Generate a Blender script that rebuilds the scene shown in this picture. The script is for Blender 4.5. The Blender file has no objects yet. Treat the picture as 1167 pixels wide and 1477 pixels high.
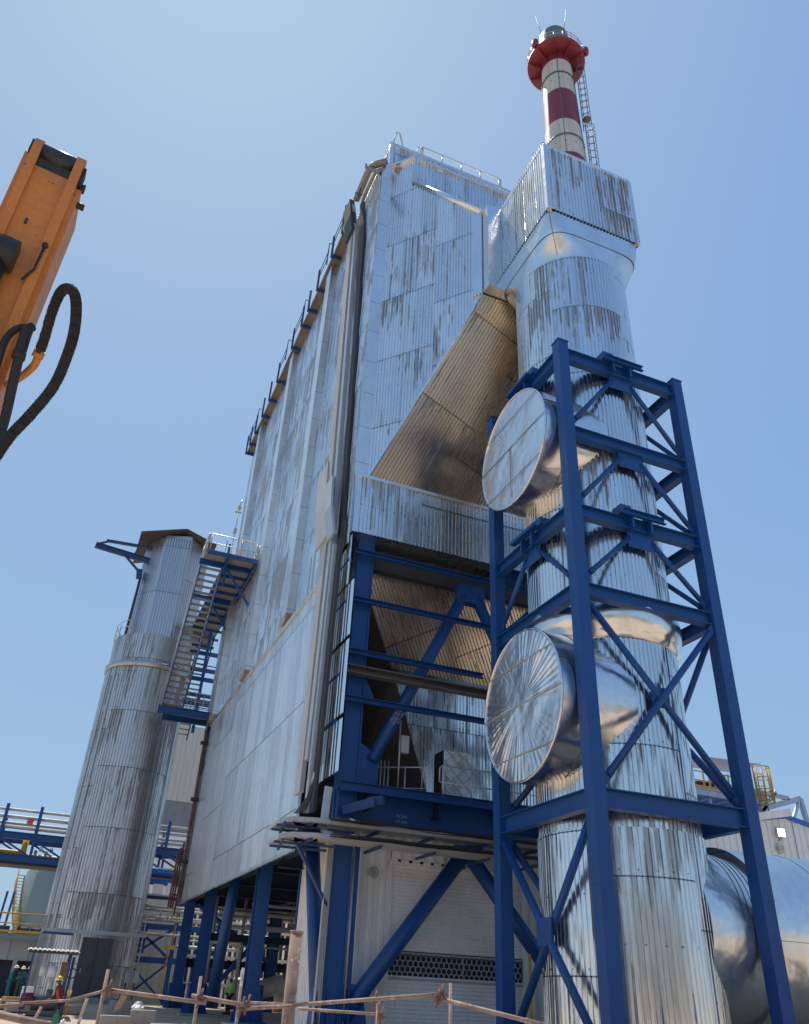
import bpy, bmesh, math, random
from mathutils import Vector, Matrix
random.seed(11)
PI = math.pi
C = bpy.context.scene.collection
S = bpy.context.scene

# ---------------------------------------------------------------- camera solve (photo measured at 1167 x 1477)
FPX, PCX, PCY = 1148.76, 583.5, 738.5
YAW, PIT, ROL = (math.radians(a) for a in (21.28763394, 31.45017132, 2.9062103))
CAM = Vector((0, 0, 1.6))
fw = Vector((math.sin(YAW)*math.cos(PIT), math.cos(YAW)*math.cos(PIT), math.sin(PIT)))
rt = Vector((math.cos(YAW), -math.sin(YAW), 0)); up = rt.cross(fw)
r2 = rt*math.cos(ROL) + up*math.sin(ROL); u2 = up*math.cos(ROL) - rt*math.sin(ROL)
def ray(x, y): return fw + r2*((x-PCX)/FPX) - u2*((y-PCY)/FPX)
def atX(x, y, X): d = ray(x, y); return CAM + d*(X/d.x)
def atY(x, y, Y): d = ray(x, y); return CAM + d*(Y/d.y)
def atR(x, y, R): d = ray(x, y); return CAM + d*(R/math.hypot(d.x, d.y))   # at a horizontal distance
def atL(x, y, L): return CAM + ray(x, y)*L                                   # at a depth

# ---------------------------------------------------------------- materials
def mat(name):
    m = bpy.data.materials.new(name); m.use_nodes = True
    nt = m.node_tree; nt.nodes.clear()
    o = nt.nodes.new('ShaderNodeOutputMaterial'); b = nt.nodes.new('ShaderNodeBsdfPrincipled')
    nt.links.new(b.outputs[0], o.inputs[0])
    return m, nt, b
class NT:
    def __init__(s, nt): s.nt = nt
    def n(s, t, **k):
        nd = s.nt.nodes.new(t)
        for a, v in k.items(): setattr(nd, a, v)
        return nd
    def link(s, a, b): s.nt.links.new(a, b)
    def put(s, sock, v):
        if v is None: return
        if hasattr(v, 'is_output'): s.link(v, sock)
        else: sock.default_value = v
    def m(s, op, a, b=None, c=None, clamp=False):
        nd = s.n('ShaderNodeMath', operation=op, use_clamp=clamp)
        for i, v in enumerate((a, b, c)): s.put(nd.inputs[i], v)
        return nd.outputs[0]
    def xyz(s, a, b, c):
        nd = s.n('ShaderNodeCombineXYZ')
        for i, v in enumerate((a, b, c)): s.put(nd.inputs[i], v)
        return nd.outputs[0]
    def noise(s, vec, scale=1, detail=2, rough=.5):
        nd = s.n('ShaderNodeTexNoise'); s.put(nd.inputs['Vector'], vec)
        nd.inputs['Scale'].default_value = scale; nd.inputs['Detail'].default_value = detail
        nd.inputs['Roughness'].default_value = rough
        return nd.outputs[0]
    def white(s, vec):
        nd = s.n('ShaderNodeTexWhiteNoise', noise_dimensions='3D'); s.put(nd.inputs['Vector'], vec); return nd.outputs[0]
    def mix(s, f, a, b):
        nd = s.n('ShaderNodeMix', data_type='RGBA'); s.put(nd.inputs[0], f)
        s.put(nd.inputs[6], a); s.put(nd.inputs[7], b); return nd.outputs[2]
    def mapr(s, v, a, b, c=0., d=1.):
        nd = s.n('ShaderNodeMapRange'); s.put(nd.inputs[0], v)
        for i, q in enumerate((a, b, c, d)): s.put(nd.inputs[i+1], q)
        return nd.outputs[0]
    def uv(s):
        t = s.n('ShaderNodeUVMap'); sp = s.n('ShaderNodeSeparateXYZ'); s.link(t.outputs[0], sp.inputs[0])
        return sp.outputs[0], sp.outputs[1]
    def obj(s): return s.n('ShaderNodeTexCoord').outputs['Object']
    def sep(s, v):
        sp = s.n('ShaderNodeSeparateXYZ'); s.link(v, sp.inputs[0]); return sp.outputs
    def scale(s, v, t):
        nd = s.n('ShaderNodeVectorMath', operation='MULTIPLY'); s.put(nd.inputs[0], v); nd.inputs[1].default_value = t; return nd.outputs[0]
    def bump(s, h, strength, dist):
        nd = s.n('ShaderNodeBump'); s.put(nd.inputs['Height'], h)
        nd.inputs['Strength'].default_value = strength; nd.inputs['Distance'].default_value = dist; return nd.outputs[0]
def c4(r, g=None, b=None):
    if g is None: return (r, r, r, 1)
    return (r, g, b, 1)

def cladding(name, base=(.86, .85, .82), rough=.3, stain=1., pitch=.12, lap=3.2, sheet=.96, wav=.5, seed=0., thr=.60, metal=1., dirt=(.24, .25, .255), brush=0.):
    """corrugated aluminium sheet; UV is in metres (u across the ribs, v up them)"""
    m, nt, b = mat(name); k = NT(nt); u, v = k.uv()
    rib = k.m('FLOOR', k.m('DIVIDE', u, pitch*.5))
    col = k.m('FLOOR', k.m('DIVIDE', u, sheet))
    vo = k.m('ADD', k.m('DIVIDE', v, lap), k.m('MULTIPLY', k.m('FLOORED_MODULO', col, 2.), .0))
    wcol = k.white(k.xyz(k.m('FLOOR', k.m('DIVIDE', col, 3.)), seed, 3.3))
    vo = k.m('ADD', vo, k.m('MULTIPLY', k.m('FLOOR', k.m('MULTIPLY', wcol, 3.)), .3333))
    row = k.m('FLOOR', vo); fr = k.m('FRACT', vo)
    pan = k.white(k.xyz(col, row, seed+.7)); pan2 = k.white(k.xyz(col, row, seed+9.1))
    n1 = k.noise(k.xyz(k.m('MULTIPLY', rib, .31), k.m('MULTIPLY', v, .30), k.m('ADD', k.m('MULTIPLY', row, 3.7), seed)), 1., 3, .6)
    n2 = k.noise(k.xyz(k.m('MULTIPLY', u, .35), k.m('MULTIPLY', v, .13), seed+4.), 1., 1)
    wr = k.white(k.xyz(rib, row, seed))
    fine0 = k.noise(k.xyz(k.m('MULTIPLY', u, 22.), k.m('MULTIPLY', v, 2.2), seed), 1., 3, .65)
    t = k.m('ADD', k.m('ADD', k.m('MULTIPLY', n1, .62), k.m('MULTIPLY', n2, .5)), k.m('ADD', k.m('MULTIPLY', wr, .10), k.m('MULTIPLY', pan2, .10)))
    # dirt gathers on the lower half of each sheet, under the lap of the one above
    t = k.m('ADD', t, k.m('MULTIPLY', fr, .10 - .0))
    n3 = k.noise(k.xyz(k.m('MULTIPLY', rib, .42), k.m('MULTIPLY', v, .10), k.m('ADD', seed, 17.)), 1., 4, .65)
    n4 = k.noise(k.xyz(k.m('MULTIPLY', u, .22), k.m('MULTIPLY', v, .22), seed+8.), 1., 1)
    t2 = k.m('ADD', k.m('ADD', k.m('MULTIPLY', n3, .66), k.m('MULTIPLY', n4, .44)), k.m('MULTIPLY', wr, .06))
    s1 = k.mapr(k.m('ADD', t, k.m('MULTIPLY', fine0, .10)), thr+.22, thr+.26); s2 = k.mapr(k.m('ADD', t2, k.m('MULTIPLY', fine0, .12)), thr+.10, thr+.15)
    st = k.m('MULTIPLY', k.m('MULTIPLY', k.m('MAXIMUM', s1, k.m('MULTIPLY', s2, .85)), k.mapr(fine0, .3, .6, .7, 1.)), stain, clamp=True)
    tone = k.mapr(pan, 0, 1, .90, 1.04)
    fine = k.noise(k.xyz(k.m('MULTIPLY', u, 9.), k.m('MULTIPLY', v, 1.2), seed), 1., 4, .6)
    tone = k.m('MULTIPLY', tone, k.mapr(fine, .3, .7, .93, 1.03))
    bc = k.n('ShaderNodeVectorMath', operation='SCALE'); bc.inputs[0].default_value = base; k.link(tone, bc.inputs[3])
    colr = k.mix(st, bc.outputs[0], c4(*dirt))
    line = k.m('LESS_THAN', fr, .011)
    edge = k.m('LESS_THAN', k.m('FRACT', k.m('DIVIDE', u, sheet)), .012)
    colr = k.mix(k.m('MULTIPLY', k.m('MAXIMUM', line, k.m('MULTIPLY', edge, .0)), .75), colr, c4(.05))
    # screw heads
    sx = k.m('ABSOLUTE', k.m('SUBTRACT', k.m('FRACT', k.m('DIVIDE', u, sheet*.5)), .5))
    sy = k.m('ABSOLUTE', k.m('SUBTRACT', k.m('FRACT', k.m('MULTIPLY', vo, 2.)), .1))
    scr = k.m('MULTIPLY', k.m('LESS_THAN', sx, .035), k.m('LESS_THAN', sy, .010))
    colr = k.mix(scr, colr, c4(.04))
    k.link(colr, b.inputs['Base Color'])
    k.link(k.m('MULTIPLY', k.m('SUBTRACT', 1., k.m('MULTIPLY', st, .38)), metal), b.inputs['Metallic'])
    k.link(k.m('ADD', k.mapr(fine, .2, .8, rough-.05, rough+.07), k.m('ADD', k.m('MULTIPLY', st, .22), k.m('MULTIPLY', pan, .06))), b.inputs['Roughness'])
    h = k.noise(k.xyz(k.m('MULTIPLY', u, 1.1), k.m('MULTIPLY', v, .45), k.m('ADD', k.m('MULTIPLY', col, 1.7), k.m('MULTIPLY', row, 5.3))), 1., 2)
    if brush:   # fine rolled grain along the sheet: smears reflections sideways
        g1 = k.noise(k.xyz(k.m('MULTIPLY', u, 16.), k.m('MULTIPLY', v, .25), seed+2.), 1., 2); g2 = k.noise(k.xyz(k.m('MULTIPLY', u, 3.1), k.m('MULTIPLY', v, .3), k.m('MULTIPLY', row, 2.3)), 1., 2)
        h = k.m('ADD', k.m('MULTIPLY', h, .5), k.m('ADD', k.m('MULTIPLY', g1, brush), k.m('MULTIPLY', g2, brush*1.5)))
    k.link(k.bump(h, wav, .05), b.inputs['Normal'])
    return m

def flashing(name, base=(.85, .84, .81), rough=.28, dent=.5, scl=.8, seam=0., axis=2):
    """plain aluminium sheet with slight dents; optional lap seam every `seam` metres along an axis"""
    m, nt, b = mat(name); k = NT(nt); o = k.obj()
    h = k.noise(o, scl, 2, .45); f = k.noise(o, 7., 4, .6); g = k.noise(k.scale(o, (1.3, 1.3, .35)), 1., 3, .6)
    tone = k.m('MULTIPLY', k.mapr(f, .3, .7, .93, 1.03), k.mapr(g, .35, .7, 1.02, .88))
    bc = k.n('ShaderNodeVectorMath', operation='SCALE'); bc.inputs[0].default_value = base; k.link(tone, bc.inputs[3])
    colr = bc.outputs[0]
    if seam:
        fr = k.m('FRACT', k.m('DIVIDE', k.sep(o)[axis], seam))
        colr = k.mix(k.m('MULTIPLY', k.m('LESS_THAN', fr, .022/seam), .8), colr, c4(.06))
    k.link(colr, b.inputs['Base Color']); b.inputs['Metallic'].default_value = 1.
    k.link(k.mapr(g, .3, .7, rough-.04, rough+.1), b.inputs['Roughness'])
    k.link(k.bump(h, dent, .12), b.inputs['Normal'])
    return m

def paint(name, col, rough=.45, dirt=.35, dirtcol=(.12, .10, .08), metal=0., scl=1.6, wear=.0, wearcol=(.2, .09, .05)):
    m, nt, b = mat(name); k = NT(nt); o = k.obj()
    n = k.noise(o, scl, 5, .62); g = k.noise(k.scale(o, (2.5, 2.5, .4)), 1., 4, .65); f = k.noise(o, 14., 4, .65)
    d = k.m('MULTIPLY', k.mapr(k.m('ADD', k.m('MULTIPLY', n, .5), k.m('MULTIPLY', g, .5)), .45, .72), dirt, clamp=True)
    bc = k.n('ShaderNodeVectorMath', operation='SCALE'); bc.inputs[0].default_value = col; k.link(k.mapr(f, .3, .7, .9, 1.1), bc.inputs[3])
    colr = k.mix(d, bc.outputs[0], c4(*dirtcol))
    if wear:
        w = k.mapr(f, .70-wear*.3, .74-wear*.3)
        w2 = k.mapr(n, .42, .56)
        colr = k.mix(k.m('MULTIPLY', w, w2), colr, c4(*wearcol))
    k.link(colr, b.inputs['Base Color']); b.inputs['Metallic'].default_value = metal
    k.link(k.m('ADD', rough, k.m('MULTIPLY', d, .3)), b.inputs['Roughness'])
    k.link(k.bump(f, .15, .01), b.inputs['Normal'])
    return m

M = {}
M['alu'] = cladding('corrugated aluminium weathered', stain=.85, seed=1., rough=.24, thr=.64, lap=3.9, pitch=.15)
M['alu_side'] = cladding('corrugated aluminium side wall', stain=.8, seed=21., rough=.26, pitch=.3, lap=3.6, wav=.9, thr=.56, brush=.4, base=(.88, .87, .84))
M['alu_stack'] = cladding('corrugated aluminium stack', stain=.8, seed=7., rough=.15, lap=3.4, wav=.5, pitch=.145, thr=.63, base=(.86, .85, .82))
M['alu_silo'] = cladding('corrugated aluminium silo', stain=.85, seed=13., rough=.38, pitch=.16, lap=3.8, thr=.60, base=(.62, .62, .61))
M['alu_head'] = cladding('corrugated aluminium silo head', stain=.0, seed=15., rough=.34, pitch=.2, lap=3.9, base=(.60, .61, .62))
M['alu_box'] = cladding('corrugated aluminium hood', stain=.9, seed=31., rough=.24, lap=4.6, thr=.575, pitch=.165)
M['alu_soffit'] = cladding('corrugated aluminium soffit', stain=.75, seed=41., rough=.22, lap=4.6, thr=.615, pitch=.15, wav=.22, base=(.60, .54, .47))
M['alu_band'] = cladding('corrugated aluminium clean', stain=.6, seed=51., rough=.22, lap=6., thr=.62, pitch=.165)
M['flat'] = flashing('flat aluminium flashing', rough=.32, seam=1.9)
M['flat_plain'] = flashing('flat aluminium sheet', rough=.26, dent=.5, scl=.7)
M['flat_y'] = flashing('flat aluminium sheet lapped', rough=.27, dent=.45, seam=1.3, axis=1)
M['flat_new'] = flashing('new aluminium sheet', base=(.85, .84, .82), rough=.22, dent=.75, scl=.9)
M['flat_panel'] = cladding('flat aluminium panel', stain=.25, seed=61., rough=.29, pitch=.9, lap=4.1, sheet=.9, wav=.6, thr=.66, base=(.90, .90, .89), brush=.45, metal=.95)
M['strip'] = flashing('silo cover strip', base=(.52, .52, .52), rough=.42, dent=.3, seam=1.9)
M['elbow'] = flashing('crinkled aluminium elbow', base=(.85, .84, .82), rough=.32, dent=.9, scl=1.3)
M['foil'] = flashing('creased aluminium end sheet', base=(.88, .88, .87), rough=.33, dent=.6, scl=1.6)
M['seam'] = paint('dark lap joint', (.09, .09, .09), .5, .2)
M['blue'] = paint('blue steel paint', (.004, .066, .25), .42, .55, (.026, .062, .14), scl=1.3, wear=.28, wearcol=(.05, .075, .13))
M['blue_dull'] = paint('dusty blue steel paint', (.020, .062, .19), .55, .5, (.07, .08, .10))
M['blue_shade'] = paint('blue steel darkened for shade', (.008, .02, .06), .6, .5, (.02, .02, .025))  # blue beams darkened in colour for the shade under the boiler
M['wall_grey'] = paint('grey rendered wall', (.42, .42, .43), .7, .4, (.30, .29, .27))
M['blue_light'] = paint('bright blue trim paint', (.02, .14, .50), .45, .2)
M['galv'] = paint('galvanised steel', (.50, .52, .53), .45, .45, (.25, .24, .22), metal=.6)
M['galv_dull'] = paint('dull galvanised tray', (.46, .46, .45), .55, .45, (.26, .24, .21), metal=.15)
M['grate'] = paint('grey grating', (.24, .245, .235), .6, .4, (.13, .125, .11))
M['brown'] = paint('brown primer plate', (.09, .065, .055), .6, .6, (.05, .04, .035))
M['conc'] = paint('concrete', (.36, .34, .31), .9, .6, (.22, .19, .16), scl=1.5)
M['rust'] = paint('rusty steel tube', (.34, .235, .175), .75, .75, (.16, .07, .045), scl=6., wear=.5, wearcol=(.50, .42, .36))
M['rust_clamp'] = paint('rusty scaffold coupler', (.20, .11, .075), .75, .7, (.10, .05, .035), scl=9.)
M['rust_dark'] = paint('dark rusty pipe', (.15, .045, .03), .75, .6, (.08, .03, .02))
M['white'] = paint('white sheet wall', (.84, .83, .80), .55, .4, (.45, .41, .36), scl=.6)
M['white2'] = paint('off white sheet wall', (.80, .80, .79), .55, .35, (.42, .40, .36), scl=.5)
M['shutter'] = paint('white roller shutter', (.84, .84, .82), .5, .3, (.52, .50, .46), scl=.7)
M['cream'] = paint('cream wall panels', (.55, .53, .47), .6, .25, (.42, .39, .33), scl=.3)
M['greywall'] = paint('grey wall panels', (.22, .24, .26), .6, .3)
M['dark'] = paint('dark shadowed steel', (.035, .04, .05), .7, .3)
M['black'] = paint('black rubber', (.018, .018, .019), .55, .4, (.07, .06, .05), scl=8.)
M['blackp'] = paint('black plastic', (.02, .022, .025), .4, .3)
M['hose'] = paint('braided hose sleeve', (.026, .021, .019), .8, .5, (.07, .05, .04), scl=14.)
M['orange'] = paint('orange boom paint', (.62, .225, .036), .42, .45, (.20, .10, .06), scl=1.8, wear=.2, wearcol=(.05, .04, .035))
M['yellow'] = paint('yellow railing paint', (.62, .36, .03), .5, .3, (.25, .16, .06))
M['tank'] = paint('green grey tank paint', (.22, .28, .27), .55, .4, (.14, .17, .16), scl=.4)
M['red'] = paint('red oxide paint', (.21, .022, .04), .5, .35, (.22, .03, .04), scl=.5)  # dull bluish red, with the chimney's haze mixed into the colour
M['cap'] = paint('grey steel cap', (.11, .13, .14), .5, .4)
M['teal'] = paint('teal work clothes', (.015, .16, .17), .85, .3, (.03, .10, .10), scl=6.)
M['green_cloth'] = paint('olive work trousers', (.06, .10, .07), .85, .3, scl=6.)
M['navy'] = paint('dark navy trousers', (.02, .022, .04), .85, .2, scl=6.)
M['vest_red'] = paint('orange red safety vest', (.46, .06, .04), .8, .3, (.25, .05, .04), scl=6.)
M['vest_green'] = paint('lime safety vest', (.48, .75, .12), .8, .3, (.2, .3, .08), scl=6.)
M['maroon'] = paint('maroon shirt', (.12, .015, .025), .85, .3, scl=6.)
M['skin'] = paint('brown skin', (.16, .075, .045), .55, .2, (.10, .05, .03))
M['helmet_w'] = paint('white safety helmet', (.72, .68, .56), .35, .2)
M['helmet_y'] = paint('yellow safety helmet', (.62, .40, .05), .35, .2)
M['deck_old'] = paint('weathered deck plate', (.20, .17, .14), .7, .5, (.10, .085, .07))
M['wood'] = paint('rough timber', (.38, .25, .14), .8, .5, (.22, .13, .07), scl=4.)
M['plastic_w'] = paint('white plastic bag', (.78, .78, .80), .5, .1)
M['cap_ground_tint'] = paint('closing sheet tinted by ground reflection', (.36, .28, .20), .5, .3)  # tan paints the ground's reflection into the end caps
M['pipe_lag'] = paint('buff insulated pipe', (.30, .26, .22), .6, .4, (.25, .19, .14))
M['green_bottle'] = paint('green bottle', (.05, .22, .12), .3, .1)
M['steel'] = paint('bare steel plate', (.16, .15, .15), .5, .5, (.10, .07, .06), metal=.3)
M['greybox'] = paint('grey instrument box', (.45, .45, .44), .5, .3)
M['doorgrey'] = paint('dark grey primed door', (.075, .08, .085), .6, .5, (.15, .15, .15), scl=1.2)
M['sign'] = paint('red sign face', (.55, .06, .06), .5, .3, (.7, .6, .6), scl=6.)
M['mark'] = paint('white stencil paint', (.30, .36, .45), .6, .1)
def lamp_mat():
    m, nt, b = mat('lit lamp lens'); b.inputs['Base Color'].default_value = c4(.9)
    b.inputs['Emission Color'].default_value = (.85, .97, 1, 1); b.inputs['Emission Strength'].default_value = 3.2
    return m
M['lamp'] = lamp_mat()
def chimney_mat():
    m, nt, b = mat('chimney banded paint'); k = NT(nt); o = k.obj(); z = k.sep(o)[2]
    bands = ((0, 65.4), (70.9, 76.5), (81.8, 200.))
    f = None
    fr = k.m('FLOOR', k.m('DIVIDE', k.m('SUBTRACT', z, 65.95), 5.5))
    red = k.m('SUBTRACT', 1., k.m('FLOORED_MODULO', fr, 2.))
    g = k.noise(k.scale(o, (1.4, 1.4, .12)), 1., 4, .6)
    white = k.mix(k.mapr(g, .4, .7), c4(.56, .55, .50), c4(.40, .39, .34)); rd = k.mix(k.mapr(g, .4, .7), c4(.20, .022, .045), c4(.14, .018, .035))  # red bands dulled and blued in the colour for haze
    k.link(k.mix(red, white, rd), b.inputs['Base Color']); b.inputs['Roughness'].default_value = .5
    return m
M['chimney'] = chimney_mat()
def ground_mat():
    m, nt, b = mat('sandy site ground'); k = NT(nt); o = k.obj()
    a = k.noise(o, .18, 5, .6); f = k.noise(o, 3., 6, .7)
    col = k.mix(k.mapr(a, .35, .65), c4(.47, .36, .25), c4(.38, .30, .215))
    col = k.mix(k.mapr(f, .35, .75, 0, .6), col, c4(.46, .37, .27))
    k.link(col, b.inputs['Base Color']); b.inputs['Roughness'].default_value = .95
    k.link(k.bump(f, .6, .06), b.inputs['Normal'])
    return m
M['ground'] = ground_mat()

# ---------------------------------------------------------------- mesh helpers
class MB:
    def __init__(s):
        s.bm = bmesh.new(); s.uv = s.bm.loops.layers.uv.new('UVMap')
    def face(s, vs, smooth=False):
        try: f = s.bm.faces.new(vs)
        except ValueError: return None
        f.smooth = smooth; return f
    def quad(s, *pts):
        return s.face([s.bm.verts.new(p) for p in pts])
    def frame(s, a, b, upv=(0, 0, 1)):
        a, b = Vector(a), Vector(b); d = (b-a).normalized(); upv = Vector(upv)
        if abs(d.dot(upv)) > .98: upv = Vector((0, 1, 0))
        x = d.cross(upv).normalized(); y = x.cross(d).normalized()
        return a, b, x, y
    def prism(s, a, b, prof, upv=(0, 0, 1), smooth=False, caps=True):
        """profile points (sideways, up) swept from a to b"""
        a, b, x, y = s.frame(a, b, upv)
        A = [s.bm.verts.new(a + x*p + y*q) for p, q in prof]; B = [s.bm.verts.new(b + x*p + y*q) for p, q in prof]
        n = len(prof)
        for i in range(n): s.face((A[i], A[(i+1) % n], B[(i+1) % n], B[i]), smooth)
        if caps: s.face(A[::-1]); s.face(B)
    def bar(s, a, b, w, h, upv=(0, 0, 1)):
        w /= 2; h /= 2; s.prism(a, b, ((-w, -h), (w, -h), (w, h), (-w, h)), upv)
    def ibeam(s, a, b, w, h, tf=.03, tw=.025, upv=(0, 0, 1)):
        w /= 2; h /= 2; t = tw/2
        s.prism(a, b, ((-w, -h), (w, -h), (w, -h+tf), (t, -h+tf), (t, h-tf), (w, h-tf), (w, h), (-w, h), (-w, h-tf), (-t, h-tf), (-t, -h+tf), (-w, -h+tf)), upv)
    def chan(s, a, b, w, h, t=.02, upv=(0, 0, 1)):
        w /= 2; h /= 2
        s.prism(a, b, ((-w, -h), (w, -h), (w, h), (w-t, h), (w-t, -h+t), (-w+t, -h+t), (-w+t, h), (-w, h)), upv)
    def tube(s, pts, r, n=8, closed=False):
        pts = [Vector(p) for p in pts]; rings = []; px = None
        for i, p in enumerate(pts):
            if closed: d = pts[(i+1) % len(pts)] - pts[i-1]
            else: d = pts[min(i+1, len(pts)-1)] - pts[max(i-1, 0)]
            d.normalize()
            if px is None:
                ref = Vector((0, 0, 1)) if abs(d.z) < .9 else Vector((1, 0, 0)); px = d.cross(ref).normalized()
            else: px = (px - d*px.dot(d)).normalized()
            py = d.cross(px); rr = r[i] if isinstance(r, (list, tuple)) else r
            rings.append([s.bm.verts.new(p + (px*math.cos(2*PI*j/n) + py*math.sin(2*PI*j/n))*rr) for j in range(n)])
        m = len(rings)
        for i in range(m if closed else m-1):
            A, B = rings[i], rings[(i+1) % m]
            for j in range(n): s.face((A[j], A[(j+1) % n], B[(j+1) % n], B[j]), True)
        if not closed: s.face(rings[0][::-1]); s.face(rings[-1])
    def cyl(s, a, b, ra, rb=None, n=24, caps=True): 
        rb = ra if rb is None else rb
        a, b, x, y = s.frame(a, b)
        A = [s.bm.verts.new(a + (x*math.cos(2*PI*j/n) + y*math.sin(2*PI*j/n))*ra) for j in range(n)]
        B = [s.bm.verts.new(b + (x*math.cos(2*PI*j/n) + y*math.sin(2*PI*j/n))*rb) for j in range(n)]
        for j in range(n): s.face((A[j], A[(j+1) % n], B[(j+1) % n], B[j]), True)
        if caps: s.face(A[::-1]); s.face(B)
    def lathe(s, c, prof, n=48, a0=0, a1=2*PI):
        c = Vector(c); full = abs(a1-a0-2*PI) < 1e-6; k = n if full else n+1; rings = []
        for r, z in prof: rings.append([s.bm.verts.new(c + Vector((r*math.cos(a0+(a1-a0)*j/n), r*math.sin(a0+(a1-a0)*j/n), z))) for j in range(k)])
        for A, B in zip(rings, rings[1:]):
            for j in range(n): s.face((A[j], A[(j+1) % k], B[(j+1) % k], B[j]), True)
    def box(s, lo, hi, bev=0):
        (x0, y0, z0), (x1, y1, z1) = lo, hi
        v = [s.bm.verts.new(p) for p in ((x0, y0, z0), (x1, y0, z0), (x1, y1, z0), (x0, y1, z0), (x0, y0, z1), (x1, y0, z1), (x1, y1, z1), (x0, y1, z1))]
        fs = [s.face([v[i] for i in q]) for q in ((3, 2, 1, 0), (4, 5, 6, 7), (0, 1, 5, 4), (1, 2, 6, 5), (2, 3, 7, 6), (3, 0, 4, 7))]
        if bev:
            es = list({e for f in fs for e in f.edges})
            bmesh.ops.bevel(s.bm, geom=es, offset=bev, segments=2, affect='EDGES', profile=.5)
    def plate(s, pts, nrm, t):
        """polygon with thickness"""
        nrm = Vector(nrm).normalized()*t
        A = [s.bm.verts.new(Vector(p)) for p in pts]; B = [s.bm.verts.new(Vector(p)+nrm) for p in pts]
        s.face(A[::-1]); s.face(B); n = len(A)
        for i in range(n): s.face((A[i], A[(i+1) % n], B[(i+1) % n], B[i]))
    def corr(s, o, u, v, W, H, pitch=.12, depth=.028, nrm=None, poly=None, rows=1, u0=0., v0=0., shape=(0, .18, .30, .88)):
        """corrugated sheet: u across the ribs, v along them, nrm outwards; poly clips it in (u, v) metres"""
        o, u, v = Vector(o), Vector(u).normalized(), Vector(v).normalized()
        nrm = Vector(nrm) if nrm else u.cross(v); nrm = (nrm - u*nrm.dot(u) - v*nrm.dot(v)).normalized()
        t = bmesh.new(); us = []
        for i in range(int(math.ceil(W/pitch))):
            for q, d in zip(shape, (0, 0, 1, 1)):
                x = (i+q)*pitch
                if x < W: us.append((x, d*depth))
        us.append((W, 0))
        grid = [[t.verts.new((x, H*r/rows, d)) for x, d in us] for r in range(rows+1)]
        for r in range(rows):
            for i in range(len(us)-1): t.faces.new((grid[r][i], grid[r][i+1], grid[r+1][i+1], grid[r+1][i]))
        if poly:
            n = len(poly); ar = sum(poly[i][0]*poly[(i+1) % n][1]-poly[(i+1) % n][0]*poly[i][1] for i in range(n))
            for i in range(n):
                a, b = poly[i], poly[(i+1) % n]; no = Vector((b[1]-a[1], a[0]-b[0], 0))*(1 if ar > 0 else -1)
                if no.length < 1e-6: continue
                bmesh.ops.bisect_plane(t, geom=t.verts[:]+t.edges[:]+t.faces[:], plane_co=(a[0], a[1], 0), plane_no=no, clear_outer=True)
        mp = {}
        flip = u.cross(v).dot(nrm) < 0
        for w in t.verts: mp[w] = s.bm.verts.new(o + u*w.co.x + v*w.co.y + nrm*w.co.z)
        for f in t.faces:
            src = list(f.verts)
            if flip: src = src[::-1]
            g = s.face([mp[w] for w in src])
            if g:
                for l, w in zip(g.loops, src): l[s.uv].uv = (w.co.x+u0, w.co.y+v0)
        t.free()
    def corr_quad(s, p00, p10, p11, p01, nrm, pitch=.12, depth=.028, along=None, **k):
        """corrugated convex quad p00,p10,p11,p01; ribs run along `along` (default up p00->p01)"""
        P = [Vector(p) for p in (p00, p10, p11, p01)]
        nn = (P[1]-P[0]).cross(P[3]-P[0]).normalized()
        v = Vector(along) if along else P[3]-P[0]
        v = (v - nn*v.dot(nn)).normalized(); u = v.cross(nn)
        if u.dot(P[1]-P[0]) < 0: u = -u
        cs = [((p-P[0]).dot(u), (p-P[0]).dot(v)) for p in P]
        mu, mv = min(c[0] for c in cs), min(c[1] for c in cs); Mu, Mv = max(c[0] for c in cs), max(c[1] for c in cs)
        s.corr(P[0]+u*mu+v*mv, u, v, Mu-mu, Mv-mv, pitch, depth, nrm, [(a-mu, b-mv) for a, b in cs], **k)
    def corr_cyl(s, cx, cy, R, z0, z1, pitch=.145, depth=.042, rows=6):
        n = int(round(2*PI*R/pitch)); cols = []
        for i in range(n):
            for q, d in zip((0, .18, .30, .88), (0, 0, 1, 1)):
                a = 2*PI*(i+q)/n; cols.append((a, R-depth/2+d*depth))
        k = len(cols)
        g = [[s.bm.verts.new((cx+r*math.cos(a), cy+r*math.sin(a), z0+(z1-z0)*j/rows)) for a, r in cols] for j in range(rows+1)]
        for j in range(rows):
            for i in range(k):
                f = s.face((g[j][i], g[j][(i+1) % k], g[j+1][(i+1) % k], g[j+1][i]))
                ua, ub = cols[i][0]*R, (cols[(i+1) % k][0] + (2*PI if i == k-1 else 0))*R
                za, zb = z0+(z1-z0)*j/rows, z0+(z1-z0)*(j+1)/rows
                for l, t in zip(f.loops, ((ua, za), (ub, za), (ub, zb), (ua, zb))): l[s.uv].uv = t
    def build(s, name, m, parent=None, base=None):
        me = bpy.data.meshes.new(name); s.bm.to_mesh(me); s.bm.free()
        me.materials.append(M[m] if isinstance(m, str) else m)
        o = bpy.data.objects.new(name, me); C.objects.link(o)
        if parent:
            o.parent = parent
            if parent.type == 'EMPTY': o.location = -parent.location
        elif base is not None:
            base = Vector(base); me.transform(Matrix.Translation(-base)); o.location = base
        return o
def tag(o, label=None, cat=None, group=None, kind=None):
    for k, v in (('label', label), ('category', cat), ('group', group), ('kind', kind)):
        if v: o[k] = v
    return o
def thing(name, loc, label, cat, group=None):
    o = bpy.data.objects.new(name, None); C.objects.link(o); o.location = loc; o.empty_display_size = .5
    return tag(o, label, cat, group)
def part(name, m, parent, fn, label=None):
    b = MB(); fn(b); o = b.build(name, m, parent)
    if label: o['label'] = label
    return o
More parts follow.
